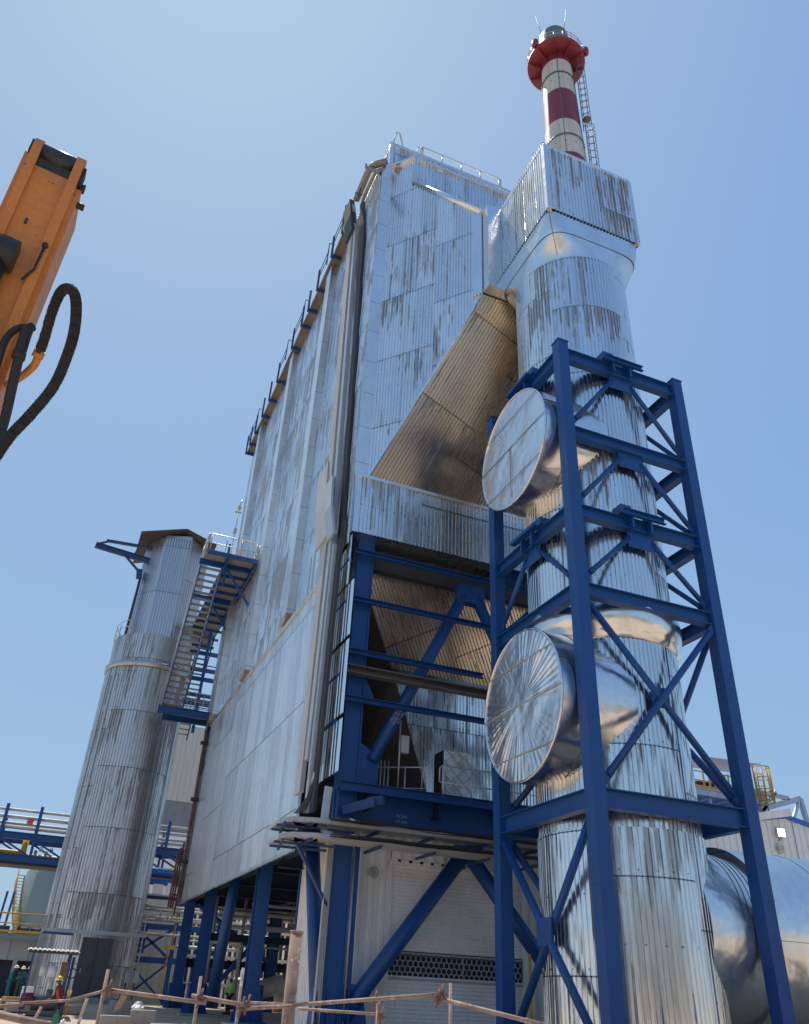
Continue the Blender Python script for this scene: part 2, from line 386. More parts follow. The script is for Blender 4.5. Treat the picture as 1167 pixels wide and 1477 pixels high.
def pieces(name, m, parent, fn):
    """like part(), but every loose piece becomes a part of its own"""
    b = MB(); fn(b); return split_build(b, name, m, parent)
def split_build(b, name, m, parent):
    b.bm.verts.index_update(); seen = set(); out = []
    for v in b.bm.verts:
        if v in seen: continue
        st, isl = [v], []
        seen.add(v)
        while st:
            q = st.pop(); isl.append(q)
            for e in q.link_edges:
                o = e.other_vert(q)
                if o not in seen: seen.add(o); st.append(o)
        n = MB(); mp = {q: n.bm.verts.new(q.co) for q in isl}; fs = {f for q in isl for f in q.link_faces}
        for f in sorted(fs, key=lambda f: f.index): n.face([mp[q] for q in f.verts], f.smooth)
        out.append(n.build(name, m, parent))
    b.bm.free(); return out
def ring(c, r, n=24, a0=0, a1=2*PI, ax=(1, 0, 0), ay=(0, 1, 0)):
    c, ax, ay = Vector(c), Vector(ax), Vector(ay)
    return [c + ax*(r*math.cos(a0+(a1-a0)*i/n)) + ay*(r*math.sin(a0+(a1-a0)*i/n)) for i in range(n+1)]
# ================================================================ setting
b = MB()
NX, NY = 40, 60
def gz(y):
    t = min(1, max(0, (y-38)/14)); return .62*t*t*(3-2*t)
xs = [-3000, -800, -200, -60] + [-40+3*i for i in range(31)] + [70, 200, 800, 3000]
ys = [-3000, -800, -200, -40, 0, 20, 34] + [36+1.*i for i in range(19)] + [60, 80, 130, 300, 900, 3000]
g = [[b.bm.verts.new((x, y, gz(y))) for x in xs] for y in ys]
for j in range(len(ys)-1):
    for i in range(len(xs)-1): b.face((g[j][i], g[j][i+1], g[j+1][i+1], g[j+1][i]), True)
tag(b.build('ground', 'ground'), kind='structure')

# ================================================================ boiler house
XL, YF, YB, XR = 8.05, 26.6, 57.0, 20.4
P0 = Vector((8.62, YF, 0)); P1 = Vector((9.55, 25.55, 0)); N0 = Vector((12.05, 22.6, 0))
XN1, XP1 = 17.35, 19.6                       # right-hand twins of N0 and P1
ZB, ZT1, ZT0, ZN1, ZN0 = 20.2, 41.1, 39.0, 34.4, 28.85
house = thing('boiler_house', (8, YF, 0), 'tall boiler house clad in streaked silver corrugated sheet, raised on blue steel columns', 'boiler house')
def _(b):
    b.corr((XL, YB, 17), (0, -1, 0), (0, 0, 1), YB-YF, 41.35-17, .30, .045, (-1, 0, 0))
part('side_wall', 'alu_side', house, _)
def _(b):
    b.box((XL-.02, YF-.05, ZB), (8.62, YF+.3, 41.35))
part('corner_flashing', 'flat', house, _)
for y0, y1 in ((34.1, 35.25), (42.7, 43.85), (52.0, 53.2)):
    def _(b):
        b.prism((XL+.05, 0, 16.55), (XL+.05, 0, 40.4), ((-.0, y0), (0, y1), (.62, y1), (.62, y0)), (0, 1, 0))
    def _2(b):
        b.box((XL-.44, y0+.1, 16.9), (XL+.05, y1-.05, 40.6))
    c = part('buckstay_cover', 'flat', house, _2)
    def _3(b):
        b.box((XL-.46, y0+.09, 16.5), (XL+.02, y1-.04, 16.9))
    b = MB(); _3(b); b.build('end_cap', 'cap_ground_tint', c)
def _(b):
    b.corr((8.43, 26.72, 38.6), (1, 0, 0), (0, 0, 1), XR-8.43, 4.7, .2, .03, (0, -1, 0))
    b.corr((8.43, YB, 40.8), (0, -1, 0), (0, 0, 1), YB-26.72, 2.5, .2, .03, (-1, 0, 0))
part('parapet', 'alu_band', house, _)
def _(b):
    b.box((8.36, 26.62, 43.2), (XR, 26.9, 43.42)); b.box((8.36, 26.9, 43.2), (8.6, YB, 43.42))
    b.box((8.40, 26.64, 38.6), (8.62, 26.86, 43.2))
part('parapet_cap', 'flat_plain', house, _)
def _(b):
    b.box((XL+.1, 26.9, 41.1), (XR, YB, 41.3))
    b.quad((XR, 26.9, 6), (XR, YB, 6), (XR, YB, 43), (XR, 26.9, 43)); b.quad((XL, YB, 6), (XR, YB, 6), (XR, YB, 43), (XL, YB, 43))
    b.quad((8.7, 26.75, ZB), (XR, 26.75, ZB), (XR, 26.75, 40), (8.7, 26.75, 40))
part('roof', 'flat_plain', house, _)
# --- tapering flue duct on the front
def _(b):
    b.corr_quad((P0.x, P0.y, ZB), (P1.x, P1.y, ZB), (P1.x, P1.y, ZT1), (P0.x, P0.y, ZT1), (-1, -1, 0), along=(0, 0, 1)) if 0 else None
    d = (N0-P0).normalized(); L = (N0-P0).length; L1 = (P1-P0).length
    # left flank in one sheet plane: top is level to P1, then drops to the neck; bottom rises to the neck
    b.corr(P0+Vector((0, 0, ZB)), d, (0, 0, 1), L1, ZT1-ZB, .15, .042, (-1, -1, 0), [(0, 0), (L1, L1/L*(ZN0-ZB)), (L1, ZT1-ZB), (0, ZT1-ZB)])
    b.corr(P0+d*L1+Vector((0, 0, ZB)), d, (0, 0, 1), L-L1, ZT0-ZB, .15, .042, (-1, -1, 0),
           [(0, L1/L*(ZN0-ZB)), (L-L1, ZN0-ZB), (L-L1, ZN1-ZB), (0, ZT0-ZB)], u0=L1)
part('duct_flank', 'alu', house, _)
def _(b):
    b.corr_quad((P0.x, P0.y-.1, ZB-.1), (XR-.6, P0.y-.1, ZB-.1), (XN1, N0.y, ZN0), (N0.x, N0.y, ZN0), (0, -1, -.5), .15, .042)
part('duct_soffit', 'alu_soffit', house, _)
def _(b):
    b.corr((P1.x, P1.y, 33.5), (1, 0, 0), (0, 0, 1), XP1-P1.x, ZT1-33.5, .2, .045, (0, -1, 0))
part('duct_front_wall', 'alu_band', house, _)
def _(b):
    b.quad((P1.x, P1.y, ZT0), (XP1, P1.y, ZT0), (XN1, N0.y, ZN1), (N0.x, N0.y, ZN1))
    b.quad((XR-.6, P0.y, ZB), (XP1, P1.y, ZT1), (XP1, P1.y, ZT0), (XN1, N0.y, ZN1), ) if 0 else None
    b.face([b.bm.verts.new(p) for p in ((XR-.6, P0.y, ZB), (XN1, N0.y, ZN0), (XN1, N0.y, ZN1), (XP1, P1.y, ZT0), (XP1, P1.y, ZT1), (XR-.6, P0.y, ZT1))])
    b.quad((P0.x, P0.y, ZT1), (P1.x, P1.y, ZT1), (XP1, P1.y, ZT1), (XR-.6, P0.y, ZT1))
    # neck between the taper and the hood over the stack
    b.box((N0.x+.0, 22.0, ZN0+.05), (XN1, 22.75, ZN1))
part('duct_roof', 'flat_plain', house, _)
def _(b):
    d = (P1-P0).normalized(); out = Vector((-1, -1, 0)).normalized()*.07
    a = P0+out; c = P1+out
    b.bar(a+Vector((0, 0, ZT1)), c+Vector((0, 0, ZT1)), .22, .16)
    b.bar(c+Vector((.06, 0, ZT1-.08)), Vector((XP1, c.y, ZT1-.08)), .2, .22)
    b.bar(c+Vector((.04, -.0, ZT0)), c+Vector((.04, 0, ZT1)), .30, .2, (1, 0, 0))
    e = N0+out+Vector((0, 0, ZN1)); b.tube((c+Vector((.02, 0, ZT0)), e+Vector((.02, 0, .03))), .15, 16)
    # neck edge flashing
    dn = (N0-P0).normalized()
    b.plate([N0+out*.7-dn*.45+Vector((0, 0, ZN0+.0)), N0+out*.7+Vector((0, 0, ZN0+.1)), N0+out*.7+Vector((0, 0, ZN1)), N0+out*.7-dn*.45+Vector((0, 0, ZN1+.35))], out, .04)
    # corner bead where flank meets soffit
    b.bar(P0+out*.4+Vector((0, 0, ZB-.05)), N0-dn*.35+out*.4+Vector((0, 0, ZN0-.65)), .10, .10)
part('duct_trim', 'flat_new', house, _)
# --- band below the taper
def _(b):
    b.corr((8.14, 26.4, 17.45), (1, 0, 0), (0, 0, 1), 11.6, 2.62, .165, .05, (0, -1, 0))
    b.corr((8.1, 28.2, 17.45), (0, -1, 0), (0, 0, 1), 1.75, 2.62, .3, .03, (-1, 0, 0))
part('lower_band', 'alu_band', house, _)
def _(b):
    b.box((8.06, 26.30, 20.05), (19.8, 26.72, 20.2)); b.box((8.06, 26.34, 17.42), (8.30, 26.62, 20.05))
    b.quad((8.1, 26.4, 17.44), (19.8, 26.4, 17.44), (19.8, 28.4, 17.2), (8.1, 28.4, 17.2))
part('band_trim', 'flat_plain', house, _)
# --- smooth lower wall panel on the long side
def _(b):
    b.corr((7.75, 52.5, 5.85), (0, -1, 0), (0, 0, 1), 52.5-28.85, 16.25-5.85, .9, .005, (-1, 0, 0), rows=3, shape=(0, .42, .5, .92))
    b.quad((7.78, 52.5, 5.85), (7.78, 28.85, 5.85), (7.78, 28.85, 16.25), (7.78, 52.5, 16.25))
    b.quad((7.75, 52.5, 5.85), (7.75, 52.5, 16.25), (8.05, 52.5, 16.25), (8.05, 52.5, 5.85))
part('lower_side_panel', 'flat_panel', house, _)
def _(b):
    b.bar((7.74, 52.5, 16.25), (7.74, 28.8, 16.25), .16, .2); b.bar((7.74, 52.5, 5.85), (7.74, 28.8, 5.85), .1, .12)
    b.bar((7.76, 28.82, 5.85), (7.76, 28.82, 16.2), .1, .1)
part('panel_trim', 'flat_y', house, _)
# --- hopper seen through the frame
A0, A1 = Vector((8.9, 28.3, 17.5)), Vector((11.6, 30.2, 13.4))
def _(b):
    b.corr_quad((11.6, 30.2, 13.4), (18.5, 30.2, 13.4), (19.0, 28.3, 17.5), (8.9, 28.3, 17.5), (0, -1, -.5), .15, .05)
part('hopper_slope', 'alu_soffit', house, _)
def _(b):
    b.corr_quad((13.6, 30.2, 7.9), (19, 30.2, 7.9), (18.5, 30.2, 13.4), (11.6, 30.2, 13.4), (0, -1, 0), .15, .045, (0, 0, 1))
    b.bar((11.5, 30.1, 13.42), (18.5, 30.1, 13.42), .1, .18)
part('hopper_front', 'alu_stack', house, _)
def _(b):
    b.plate([(8.9, 28.1, 17.4), (8.9, 28.3, 17.5), (11.6, 30.2, 13.4), (13.6, 30.2, 7.9), (10.2, 33, 7.9), (8.9, 33, 7.9)], (0, 1, 0), .05) if 0 else None
    b.quad((8.9, 28.3, 17.5), (9.4, 33., 17.5), (10.9, 33., 13.4), (11.6, 30.2, 13.4))
    b.quad((11.6, 30.2, 13.4), (10.9, 33., 13.4), (10.9, 33, 7.9), (13.6, 30.2, 7.9))
    b.quad((8.4, 33.1, 7.9), (13.6, 33.1, 7.9), (13.6, 33.1, 17.5), (8.4, 33.1, 17.5))
part('hopper_side', 'brown', house, _)
# --- roof hand rail
def rail(b, a, c, h=1.1, n=4, r=.022, mid=.55, round_ends=True):
    a, c = Vector(a), Vector(c); z = Vector((0, 0, 1)); d = (c-a)
    for i in range(n+1):
        p = a + d*i/n
        b.tube((p, p+z*h), r, 6)
    e = d.normalized()*.12
    b.tube((a-e+z*mid, a-e+z*(h-.12), a+z*h, c+z*h, c+e+z*(h-.12), c+e+z*mid) if round_ends else (a+z*h, c+z*h), r, 6)
    b.tube((a-e+z*mid, c+e+z*mid), r*.8, 6)
part('roof_railing', 'galv', house, lambda b: rail(b, (10.45, 26.82, 43.4), (15.5, 26.82, 43.4), 1.0, 4, .04, .0))
def _(b):
    b.tube(((8.55, 26.8, 43.3), (8.75, 26.8, 44.75), (8.95, 26.8, 44.75), (9.25, 26.8, 43.4)), .045, 6)
    b.tube(((10.2, 26.9, 43.3), (10.15, 26.9, 44.3), (10.35, 26.9, 44.4), (10.35, 26.9, 43.4)), .035, 6)
part('roof_ladder_head', 'galv', house, _)
# --- stub pipes leaving the top of the side wall
def _(b):
    b.tube([atX(x, y, X) for x, y, X in ((556, 233, 8.1), (547, 236, 7.75), (538, 239, 7.6), (531, 248, 7.6), (523, 267, 7.6), (514, 288, 7.6))], .2, 10)
    b.tube([atX(x, y, X) for x, y, X in ((552, 243, 8.0), (543, 247, 7.75), (537, 258, 7.7), (528, 277, 7.7), (523, 290, 7.7))], .10, 8)
    b.tube(((8.7, 26.35, 40.6), (9.1, 26.25, 40.7), (9.25, 26.2, 40.75)), .17, 8)
pieces('roof_vent_pipe', 'pipe_lag', house, _)
def _(b):
    b.bar(atX(549, 250, 7.6), atX(528, 241, 7.4), .12, .18); b.bar(atX(529, 243, 7.4), atX(528, 237, 7.4), .08, .1); b.bar(atX(517, 284, 7.5), atX(520, 272, 7.4), .08, .1); b.bar(atX(522, 281, 7.5), atX(513, 278, 7.3), .06, .08)
pieces('pipe_bracket', 'dark', house, _)

# --- walkway along the eaves
walk = thing('eaves_walkway', (8, 44, 40.9), 'narrow walkway with blue brackets high along the left eaves of the boiler house', 'walkway')
def _(b): b.box((7.55, 30.9, 40.86), (8.0, 57.0, 40.94))
part('deck', 'deck_old', walk, _)
def _(b): b.box((7.50, 30.9, 40.82), (7.54, 57.0, 41.12))
part('kick_plate', 'deck_old', walk, _)
for y in (31.6, 33.6, 36.6, 38.6, 40.2, 42.6, 46.6, 49.0, 51.2, 53.6, 55.4, 56.8):
    def _(b):
        b.bar((8.05, y, 40.70), (7.33, y, 40.70), .13, .24)
        b.bar((7.38, y, 40.6), (7.38, y, 42.5), .12, .15, (0, 1, 0))
    part('bracket', 'blue_dull', walk, _)
for y0, y1 in ((31.6, 33.6), (34.8, 36.6), (40.2, 42.6), (44.6, 46.6), (53.6, 56.8)):
    def _(b):
        b.tube(((7.4, y0, 41.2), (7.4, y0, 43.2), (7.75, y0, 43.2)), .04, 6); b.tube(((7.4, y0, 42.4), (7.4, y1, 42.4)), .025, 6)
        b.tube(((7.4, y0, 41.8), (7.4, y1, 41.8)), .025, 6)
    part('railing', 'blue_dull', walk, _)

# --- cable trays running down the corner
tray = thing('cable_riser', (7.6, 28.5, 6.6), 'tall riser of covered cable trays kinked halfway down the boiler house corner', 'cable tray')
def path(pts, w, t, name, m):
    """flat strip in the plane of the side wall along (y, z, x) points"""
    def _(b):
        for (ya, za, xa), (yb, zb, xb) in zip(pts, pts[1:]):
            hw = w/2; k = .0
            A = [(xa, ya-hw, za), (xa, ya+hw, za), (xb, yb+hw, zb), (xb, yb-hw, zb)]
            b.plate(A, (1, 0, 0), t)
    part(name, m, tray, _)
path(((31.2, 41.0, 7.35), (30.2, 38.6, 7.55), (28.75, 19.4, 7.55), (28.3, 17.6, 7.5), (28.3, 7.6, 7.5)), .72, .16, 'tray_cover_or_gap', 'galv_dull')
path(((30.2, 41.4, 7.4), (29.45, 38.0, 7.6), (27.95, 19.3, 7.6), (27.4, 17.2, 7.5), (27.5, 10.2, 7.5), (27.55, 8.6, 7.5)), .36, .2, 'tray_cover_or_gap', 'galv')
path(((29.5, 41.2, 7.8), (28.75, 37.6, 7.85), (27.4, 19.2, 7.85), (26.8, 17.0, 7.7), (27.0, 6.8, 7.7)), .5, .12, 'tray_cover_or_gap', 'dark')  # dark strip painted as the shaded gap beside the trays
path(((27.05, 17.0, 7.55), (27.2, 6.8, 7.55)), .22, .14, 'tray_cover_or_gap', 'galv')
path(((29.9, 22.4, 7.5), (29.3, 19.9, 7.4), (28.5, 17.7, 7.4)), 1.5, .1, 'bend_cover', 'galv_dull')
path(((28.4, 20.9, 7.45), (27.6, 18.9, 7.3), (27.1, 17.3, 7.4)), .9, .1, 'bend_cover', 'galv')
path(((30.9, 42.2, 7.3), (30.3, 40.2, 7.3), (30.0, 38.6, 7.4)), 1.15, .3, 'head_box', 'dark')
for i in range(7):
    def _(b):
        A, B_, D = atX(449+.7*i, 1126-2.*i, 7.42), atX(443+.9*i, 1150, 7.34), atX(424+2.4*i, 1173, 7.2)
        b.tube((A, A*.4+B_*.6+Vector((0, -.05, 0)), B_, B_*.4+D*.6+Vector((0, -.04, -.04)), D), .018, 6)
    part('cable', 'black', tray, _)
def _(b):
    b.bar(atY(466, 1196, 26.1), atY(474, 1135, 26.15), .24, .12, (0, 1, 0)); b.tube((atY(466, 1192, 26.1), atY(468, 1201, 26.0), atY(482, 1206, 25.8)), .12, 8)
part('conduit', 'galv', tray, _)

# --- narrow sheet wing behind the riser
def _(b):
    for z0, z1 in ((7.9, 9.7), (9.85, 12.6), (12.75, 15.0), (15.1, 17.3)):
        b.corr((8.12, 28.0, z0), (0, -1, 0), (0, 0, 1), 2.35 if z1 < 17 else 1.6, z1-z0, .3, .03, (-1, 0, 0))
part('corner_sheeting', 'alu_stack', house, _)

# ================================================================ blue support frame under the boiler house
fr = thing('boiler_undercarriage', (8.9, 27.1, 0), 'heavy blue steel frame of columns, girders and pipe braces carrying the boiler house', 'steel frame')
def hcol(x, y, z0, z1, w=.62, d=.62, base=True):
    def _(b):
        b.ibeam((x, y, z0), (x, y, z1), w, d, .05, .12, (0, 1, 0))
    c = part('column', 'blue', fr, _)
    if base:
        def _2(b):
            b.box((x-.62, y-.62, z0-.02), (x+.62, y+.62, z0+.06))
            for s in (-1, -.33, .33, 1):
                b.plate([(x+s*.42, y-.58, z0+.06), (x+s*.42, y-.30, z0+1.3), (x+s*.42, y+.30, z0+1.3), (x+s*.42, y+.58, z0+.06)], (1, 0, 0), .03)
            for s in (-1, 1):
                b.plate([(x-.58, y+s*.34, z0+.06), (x-.30, y+s*.34, z0+1.3), (x+.30, y+s*.34, z0+1.3), (x+.58, y+s*.34, z0+.06)], (0, 1, 0), .03)
        q = MB(); _2(q); q.build('base_plate', 'blue', c)
    return c
# front row: left column is a boxed section
def _(b):
    b.box((8.58, 26.85, .5), (9.2, 27.35, 17.5)); b.box((8.55, 26.80, .5), (8.61, 27.40, 17.5)); b.box((9.17, 26.80, .5), (9.23, 27.40, 17.5))
fc = part('column', 'blue', fr, _)
q = MB(); q.box((8.2, 26.5, .42), (9.6, 27.7, .5))
for s in (-.5, -.17, .17, .5): q.plate([(8.9+s, 26.55, .5), (8.9+s, 26.82, 1.8), (8.9+s, 27.4, 1.8), (8.9+s, 27.65, .5)], (1, 0, 0), .03)
q.build('base_plate', 'blue', fc)
hcol(18.7, 27.1, .5, 17.5)
for y in (36.2, 47.9, 54.4): hcol(8.6, y, .55, 7.0, .52, .66)
for x, y in ((14, 36.2), (14, 47.9), (18.7, 36.2), (18.7, 47.9), (18.7, 54.4), (14, 54.4), (11.6, 58.5)): hcol(x, y, .55, 7.0, base=False)
for z, xe, zz in ((16.68, 19, .16), (14.62, 19, .16), (12.5, 14.0, .16), (10.72, 19, .16)):
    part('girt', 'blue', fr, lambda b: b.chan((8.36, 26.55, z), (xe, 26.55, z), .2, zz, .02, (0, -1, 0)))
part('girt', 'steel', fr, lambda b: b.chan((8.15, 26.45, 11.75), (19, 26.45, 11.75), .3, .36, .03, (0, -1, 0)))
for z in (16.2, 14.4, 11.5, 9.8): 
    part('girt', 'blue', fr, lambda b: b.bar((8.15, 28.1, z), (8.15, 26.5, z), .12, .14))
part('cross_beam', 'dark', fr, lambda b: b.ibeam((9.2, 27.3, 16.75), (18.6, 27.3, 16.75), .35, .8, .04, .04))
# pipe braces: chevron above the deck and another below it
def pipe(a, c, r=.235, label=None):
    o = part('pipe_brace', 'blue', fr, lambda b: b.tube((a, c), r, 20)); 
    if label: o['label'] = label
    return o
pb = pipe((9.75, 27.05, 8.75), (13.35, 27.05, 16.0), label='blue pipe brace with white stencilled lines')
def txt(body, size, loc, xd, yd, parent, m='mark', ext=.002):
    cu = bpy.data.curves.new('lettering', 'FONT'); cu.body = body; cu.size = size; cu.extrude = ext; cu.align_x = 'CENTER'; cu.align_y = 'CENTER'
    t = bpy.data.objects.new('lettering', cu); C.objects.link(t)
    dg = bpy.context.evaluated_depsgraph_get(); me = bpy.data.meshes.new_from_object(t.evaluated_get(dg)); bpy.data.objects.remove(t)
    xd = Vector(xd).normalized(); yd = Vector(yd); yd = (yd - xd*yd.dot(xd)).normalized(); z = xd.cross(yd)
    mx = Matrix((xd, yd, z)).transposed().to_4x4(); mx.translation = Vector(loc); me.transform(mx)
    o = bpy.data.objects.new('lettering', me); C.objects.link(o); me.materials.append(M[m]); o.parent = parent
    if parent.type == 'EMPTY': o.location = -parent.location
    return o
bd = Vector((3.6, 0, 7.25)).normalized(); bs = Vector((bd.z, 0, -bd.x))
for i, s in enumerate(('DRG NO 42', 'MARK VB 118', 'WT 1460')):
    txt(s, .13, Vector((9.75, 27.05-.225, 8.75)) + bd*1.9 + bs*(.13*(i-1)) + Vector((0, -.012, 0)), bd, -bs, pb)
pipe((13.95, 27.05, 16.0), (17.9, 27.05, 8.75))
pipe((9.3, 27.05, 1.0), (13.3, 27.05, 5.9), .26); pipe((13.75, 27.05, 5.9), (18.2, 27.05, 1.0), .26)
pipe((8.8, 30.3, 6.6), (8.8, 27.9, 1.4), .26); pipe((8.6, 41.7, 6.9), (8.6, 43.9, 1.0), .26)
pipe((10.0, 54.4, .9), (14, 54.4, 5.5), .14); pipe((14, 36.5, 6.5), (14, 47.9, 1.2), .14); pipe((9, 54.2, 6), (14, 54.2, 3.0), .14)
def _(b):
    b.box((13.05, 26.85, 15.7), (14.25, 27.25, 16.5)); b.box((13.0, 26.85, 5.7), (14.1, 27.25, 6.3))
    b.plate([(9.2, 27.0, 7.95), (10.0, 27.0, 7.95), (10.05, 27.0, 8.9), (9.2, 27.0, 9.4)], (0, 1, 0), .06)
    b.plate([(9.2, 27.0, .55), (10.2, 27.0, .55), (9.9, 27.0, 1.9), (9.2, 27.0, 2.0)], (0, 1, 0), .06)
    b.plate([(9.2, 26.9, 11.0), (9.7, 26.9, 10.9), (9.2, 26.9, 11.9)], (0, 1, 0), .04)
pieces('gusset', 'blue', fr, _)
# deck at 7.8 m with its girders
part('deck_edge', 'blue', fr, lambda b: b.chan((8.5, 26.4, 7.66), (19.5, 26.4, 7.66), .3, .2, .02, (0, -1, 0)))
gd = part('deck_girder', 'blue', fr, lambda b: b.ibeam((8.5, 27.05, 7.1), (19.5, 27.05, 7.1), .5, 1.1, .05, .04))
txt('RC-04', .15, (10.9, 26.785, 6.98), (1, 0, 0), (0, 0, 1), gd); txt('WT 8820', .11, (10.9, 26.785, 6.80), (1, 0, 0), (0, 0, 1), gd)
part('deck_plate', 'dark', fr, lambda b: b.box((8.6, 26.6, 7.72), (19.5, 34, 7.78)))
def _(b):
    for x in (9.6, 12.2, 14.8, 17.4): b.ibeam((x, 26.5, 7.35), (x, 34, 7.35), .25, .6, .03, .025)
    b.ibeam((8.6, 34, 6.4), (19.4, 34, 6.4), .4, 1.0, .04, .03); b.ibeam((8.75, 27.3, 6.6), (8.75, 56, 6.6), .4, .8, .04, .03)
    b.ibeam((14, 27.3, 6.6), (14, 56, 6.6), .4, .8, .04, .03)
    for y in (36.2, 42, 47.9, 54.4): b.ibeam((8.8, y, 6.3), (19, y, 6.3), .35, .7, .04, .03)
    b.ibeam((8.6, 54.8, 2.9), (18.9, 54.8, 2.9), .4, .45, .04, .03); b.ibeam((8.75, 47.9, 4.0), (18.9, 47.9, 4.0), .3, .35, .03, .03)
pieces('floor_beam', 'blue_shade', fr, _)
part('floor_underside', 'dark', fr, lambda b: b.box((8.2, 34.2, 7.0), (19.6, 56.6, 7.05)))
def _(b):
    b.bar((9.5, 26.35, 7.2), (9.9, 26.0, 7.25), .25, .3); b.bar((8.7, 26.6, 6.9), (9.55, 25.9, 7.15), .12, .3)
pieces('deck_bracket', 'blue_dull', fr, _)
def _(b):
    rail(b, (12.3, 26.5, 7.75), (18, 26.5, 7.75), 1.1, 5, .028, .5); rail(b, (10.2, 28.2, 7.75), (11.8, 27.2, 7.75), 1.1, 3, .028, .35)
    for x in (10.6, 10.75, 10.9): b.tube(((x, 28.3, 7.75), (x, 28.3, 9.2)), .03, 6)
part('deck_railing', 'galv', fr, _)
# plinths under the columns
for x, y, z in ((8.9, 27.1, .42), (18.7, 27.1, .5), (8.75, 36.2, .55), (8.75, 47.9, .55), (8.75, 54.4, .55), (14, 36.2, .55), (14, 47.9, .55), (18.7, 47.9, .55), (14, 54.4, .55), (18.7, 36.2, .55), (18.7, 54.4, .55), (11.6, 58.5, .55)):
    part('plinth', 'conc', fr, lambda b: b.box((x-.95, y-.9, -.1), (x+.95, y+.9, z), .03))

# quilted cabinet and conduit standing on the deck
cab = MB(); cab.box((12.85, 27.6, 7.78), (14.0, 28.5, 9.75), .02)
cb = tag(cab.build('insulated_cabinet', 'flat_new', None, (13.4, 28, 7.78)), 'shiny quilted silver cabinet standing on the blue deck behind the handrail', 'cabinet')
def _(b):
    for i in range(-3, 6):
        for s in (1, -1):
            x0, z0 = (12.85, 7.78+i*.48) if s > 0 else (14.0, 7.78+i*.48)
            t0, t1 = 0., 1.15
            za, zb = z0, z0+1.15*.95
            pa, pb2 = Vector((x0, 27.585, za)), Vector((x0+s*1.15, 27.585, zb))
            lo, hi = 7.8, 9.73
            if pb2.z < lo or pa.z > hi: continue
            d = pb2-pa
            if pa.z < lo: pa = pa + d*((lo-pa.z)/d.z)
            if pb2.z > hi: pb2 = pa + (pb2-pa)*((hi-pa.z)/(pb2.z-pa.z))
            b.bar(pa, pb2, .02, .02, (0, 1, 0))
q = MB(); _(q); o = q.build('quilting_strap', 'galv_dull', cb); o.location = (-13.4, -28, -7.78)
cj = thing('junction_pole', (10.9, 27.4, 7.78), 'thin conduit pole with small grey junction box on the blue deck', 'junction box')
part('pole', 'galv', cj, lambda b: b.tube(((10.95, 27.4, 7.78), (10.95, 27.4, 11.4)), .035, 8))
part('junction_box', 'greybox', cj, lambda b: b.box((10.99, 27.32, 9.3), (11.3, 27.5, 9.95), .02))

# --- horizontal cable trays wrapping the corner under the deck
ht = thing('cable_tray_loop', (9, 25.6, 6), 'two level cable tray wrapping round the corner below the blue deck', 'cable tray')
for z, y, x0 in ((6.34, 25.75, 6.2), (5.86, 25.6, 5.9)):
    def _(b):
        w = .75
        pts = [(19, y), (7.6, y), (6.9, y+.25), (6.6, y+.8), (6.6, y+2.2)]
        for i, ((xa, ya), (xb, yb)) in enumerate(zip(pts, pts[1:])):
            d = Vector((xb-xa, yb-ya, 0)).normalized(); nr = Vector((-d.y, d.x, 0))
            for s in (0, w):
                p, q = Vector((xa, ya, z))-nr*s, Vector((xb, yb, z))-nr*s
                b.bar(p-d*.03, q+d*.03, .04, .15)
            p, q = Vector((xa, ya, z-.07))-nr*w/2, Vector((xb, yb, z-.07))-nr*w/2
            b.bar(p, q, w-.05, .02)
    part('tray', 'galv_dull', ht, _)
def _(b):
    for x in (7.4, 9.7, 11.6, 13.6, 15.6):
        b.bar((x, 25.66, 6.2), (x, 27, 6.2), .08, .08); b.bar((x, 25.5, 5.72), (x, 27, 5.72), .08, .08)
    for z in (6.2, 5.7):
        b.bar((6.42, 26.3, z-.04), (8.4, 26.1, z-.04), .07, .07); b.bar((6.5, 27.2, z-.04), (8.5, 27.0, z-.04), .07, .07); b.bar((6.5, 25.5, z-.07), (6.9, 27.6, z-.07), .08, .05)
    b.bar((7.1, 26.2, 5.7), (8.6, 26.9, 3.9), .09, .09)
pieces('support_arm', 'blue_dull', ht, _)
def _(b):
    for i in range(8):
        y = 25.2+.07*i; b.tube([(8+1.0*j, y-.1+random.uniform(-.03, .03), 5.86+.02*(i % 3)+random.uniform(0, .05)) for j in range(11)], .022, 5)
        b.tube([(8+1.0*j, y+.1+random.uniform(-.03, .03), 6.36+.02*(i % 3)+random.uniform(0, .04)) for j in range(11)], .02, 5)
part('cable', 'black', ht, _)
# drop conduit beside the front column
cd = thing('drop_conduit', (8.4, 27, 0), 'galvanised channel and white pipe running down the front blue column', 'conduit')
part('channel', 'galv_dull', cd, lambda b: b.chan((8.42, 26.75, .5), (8.42, 26.75, 5.9), .2, .14, .02, (0, -1, 0)))
part('pipe', 'galv', cd, lambda b: b.tube(((9.32, 26.9, .8), (9.32, 26.9, 5.8)), .05, 8))
part('post', 'blue', cd, lambda b: b.bar((9.46, 27.05, .3), (9.46, 27.05, 5.9), .16, .16))
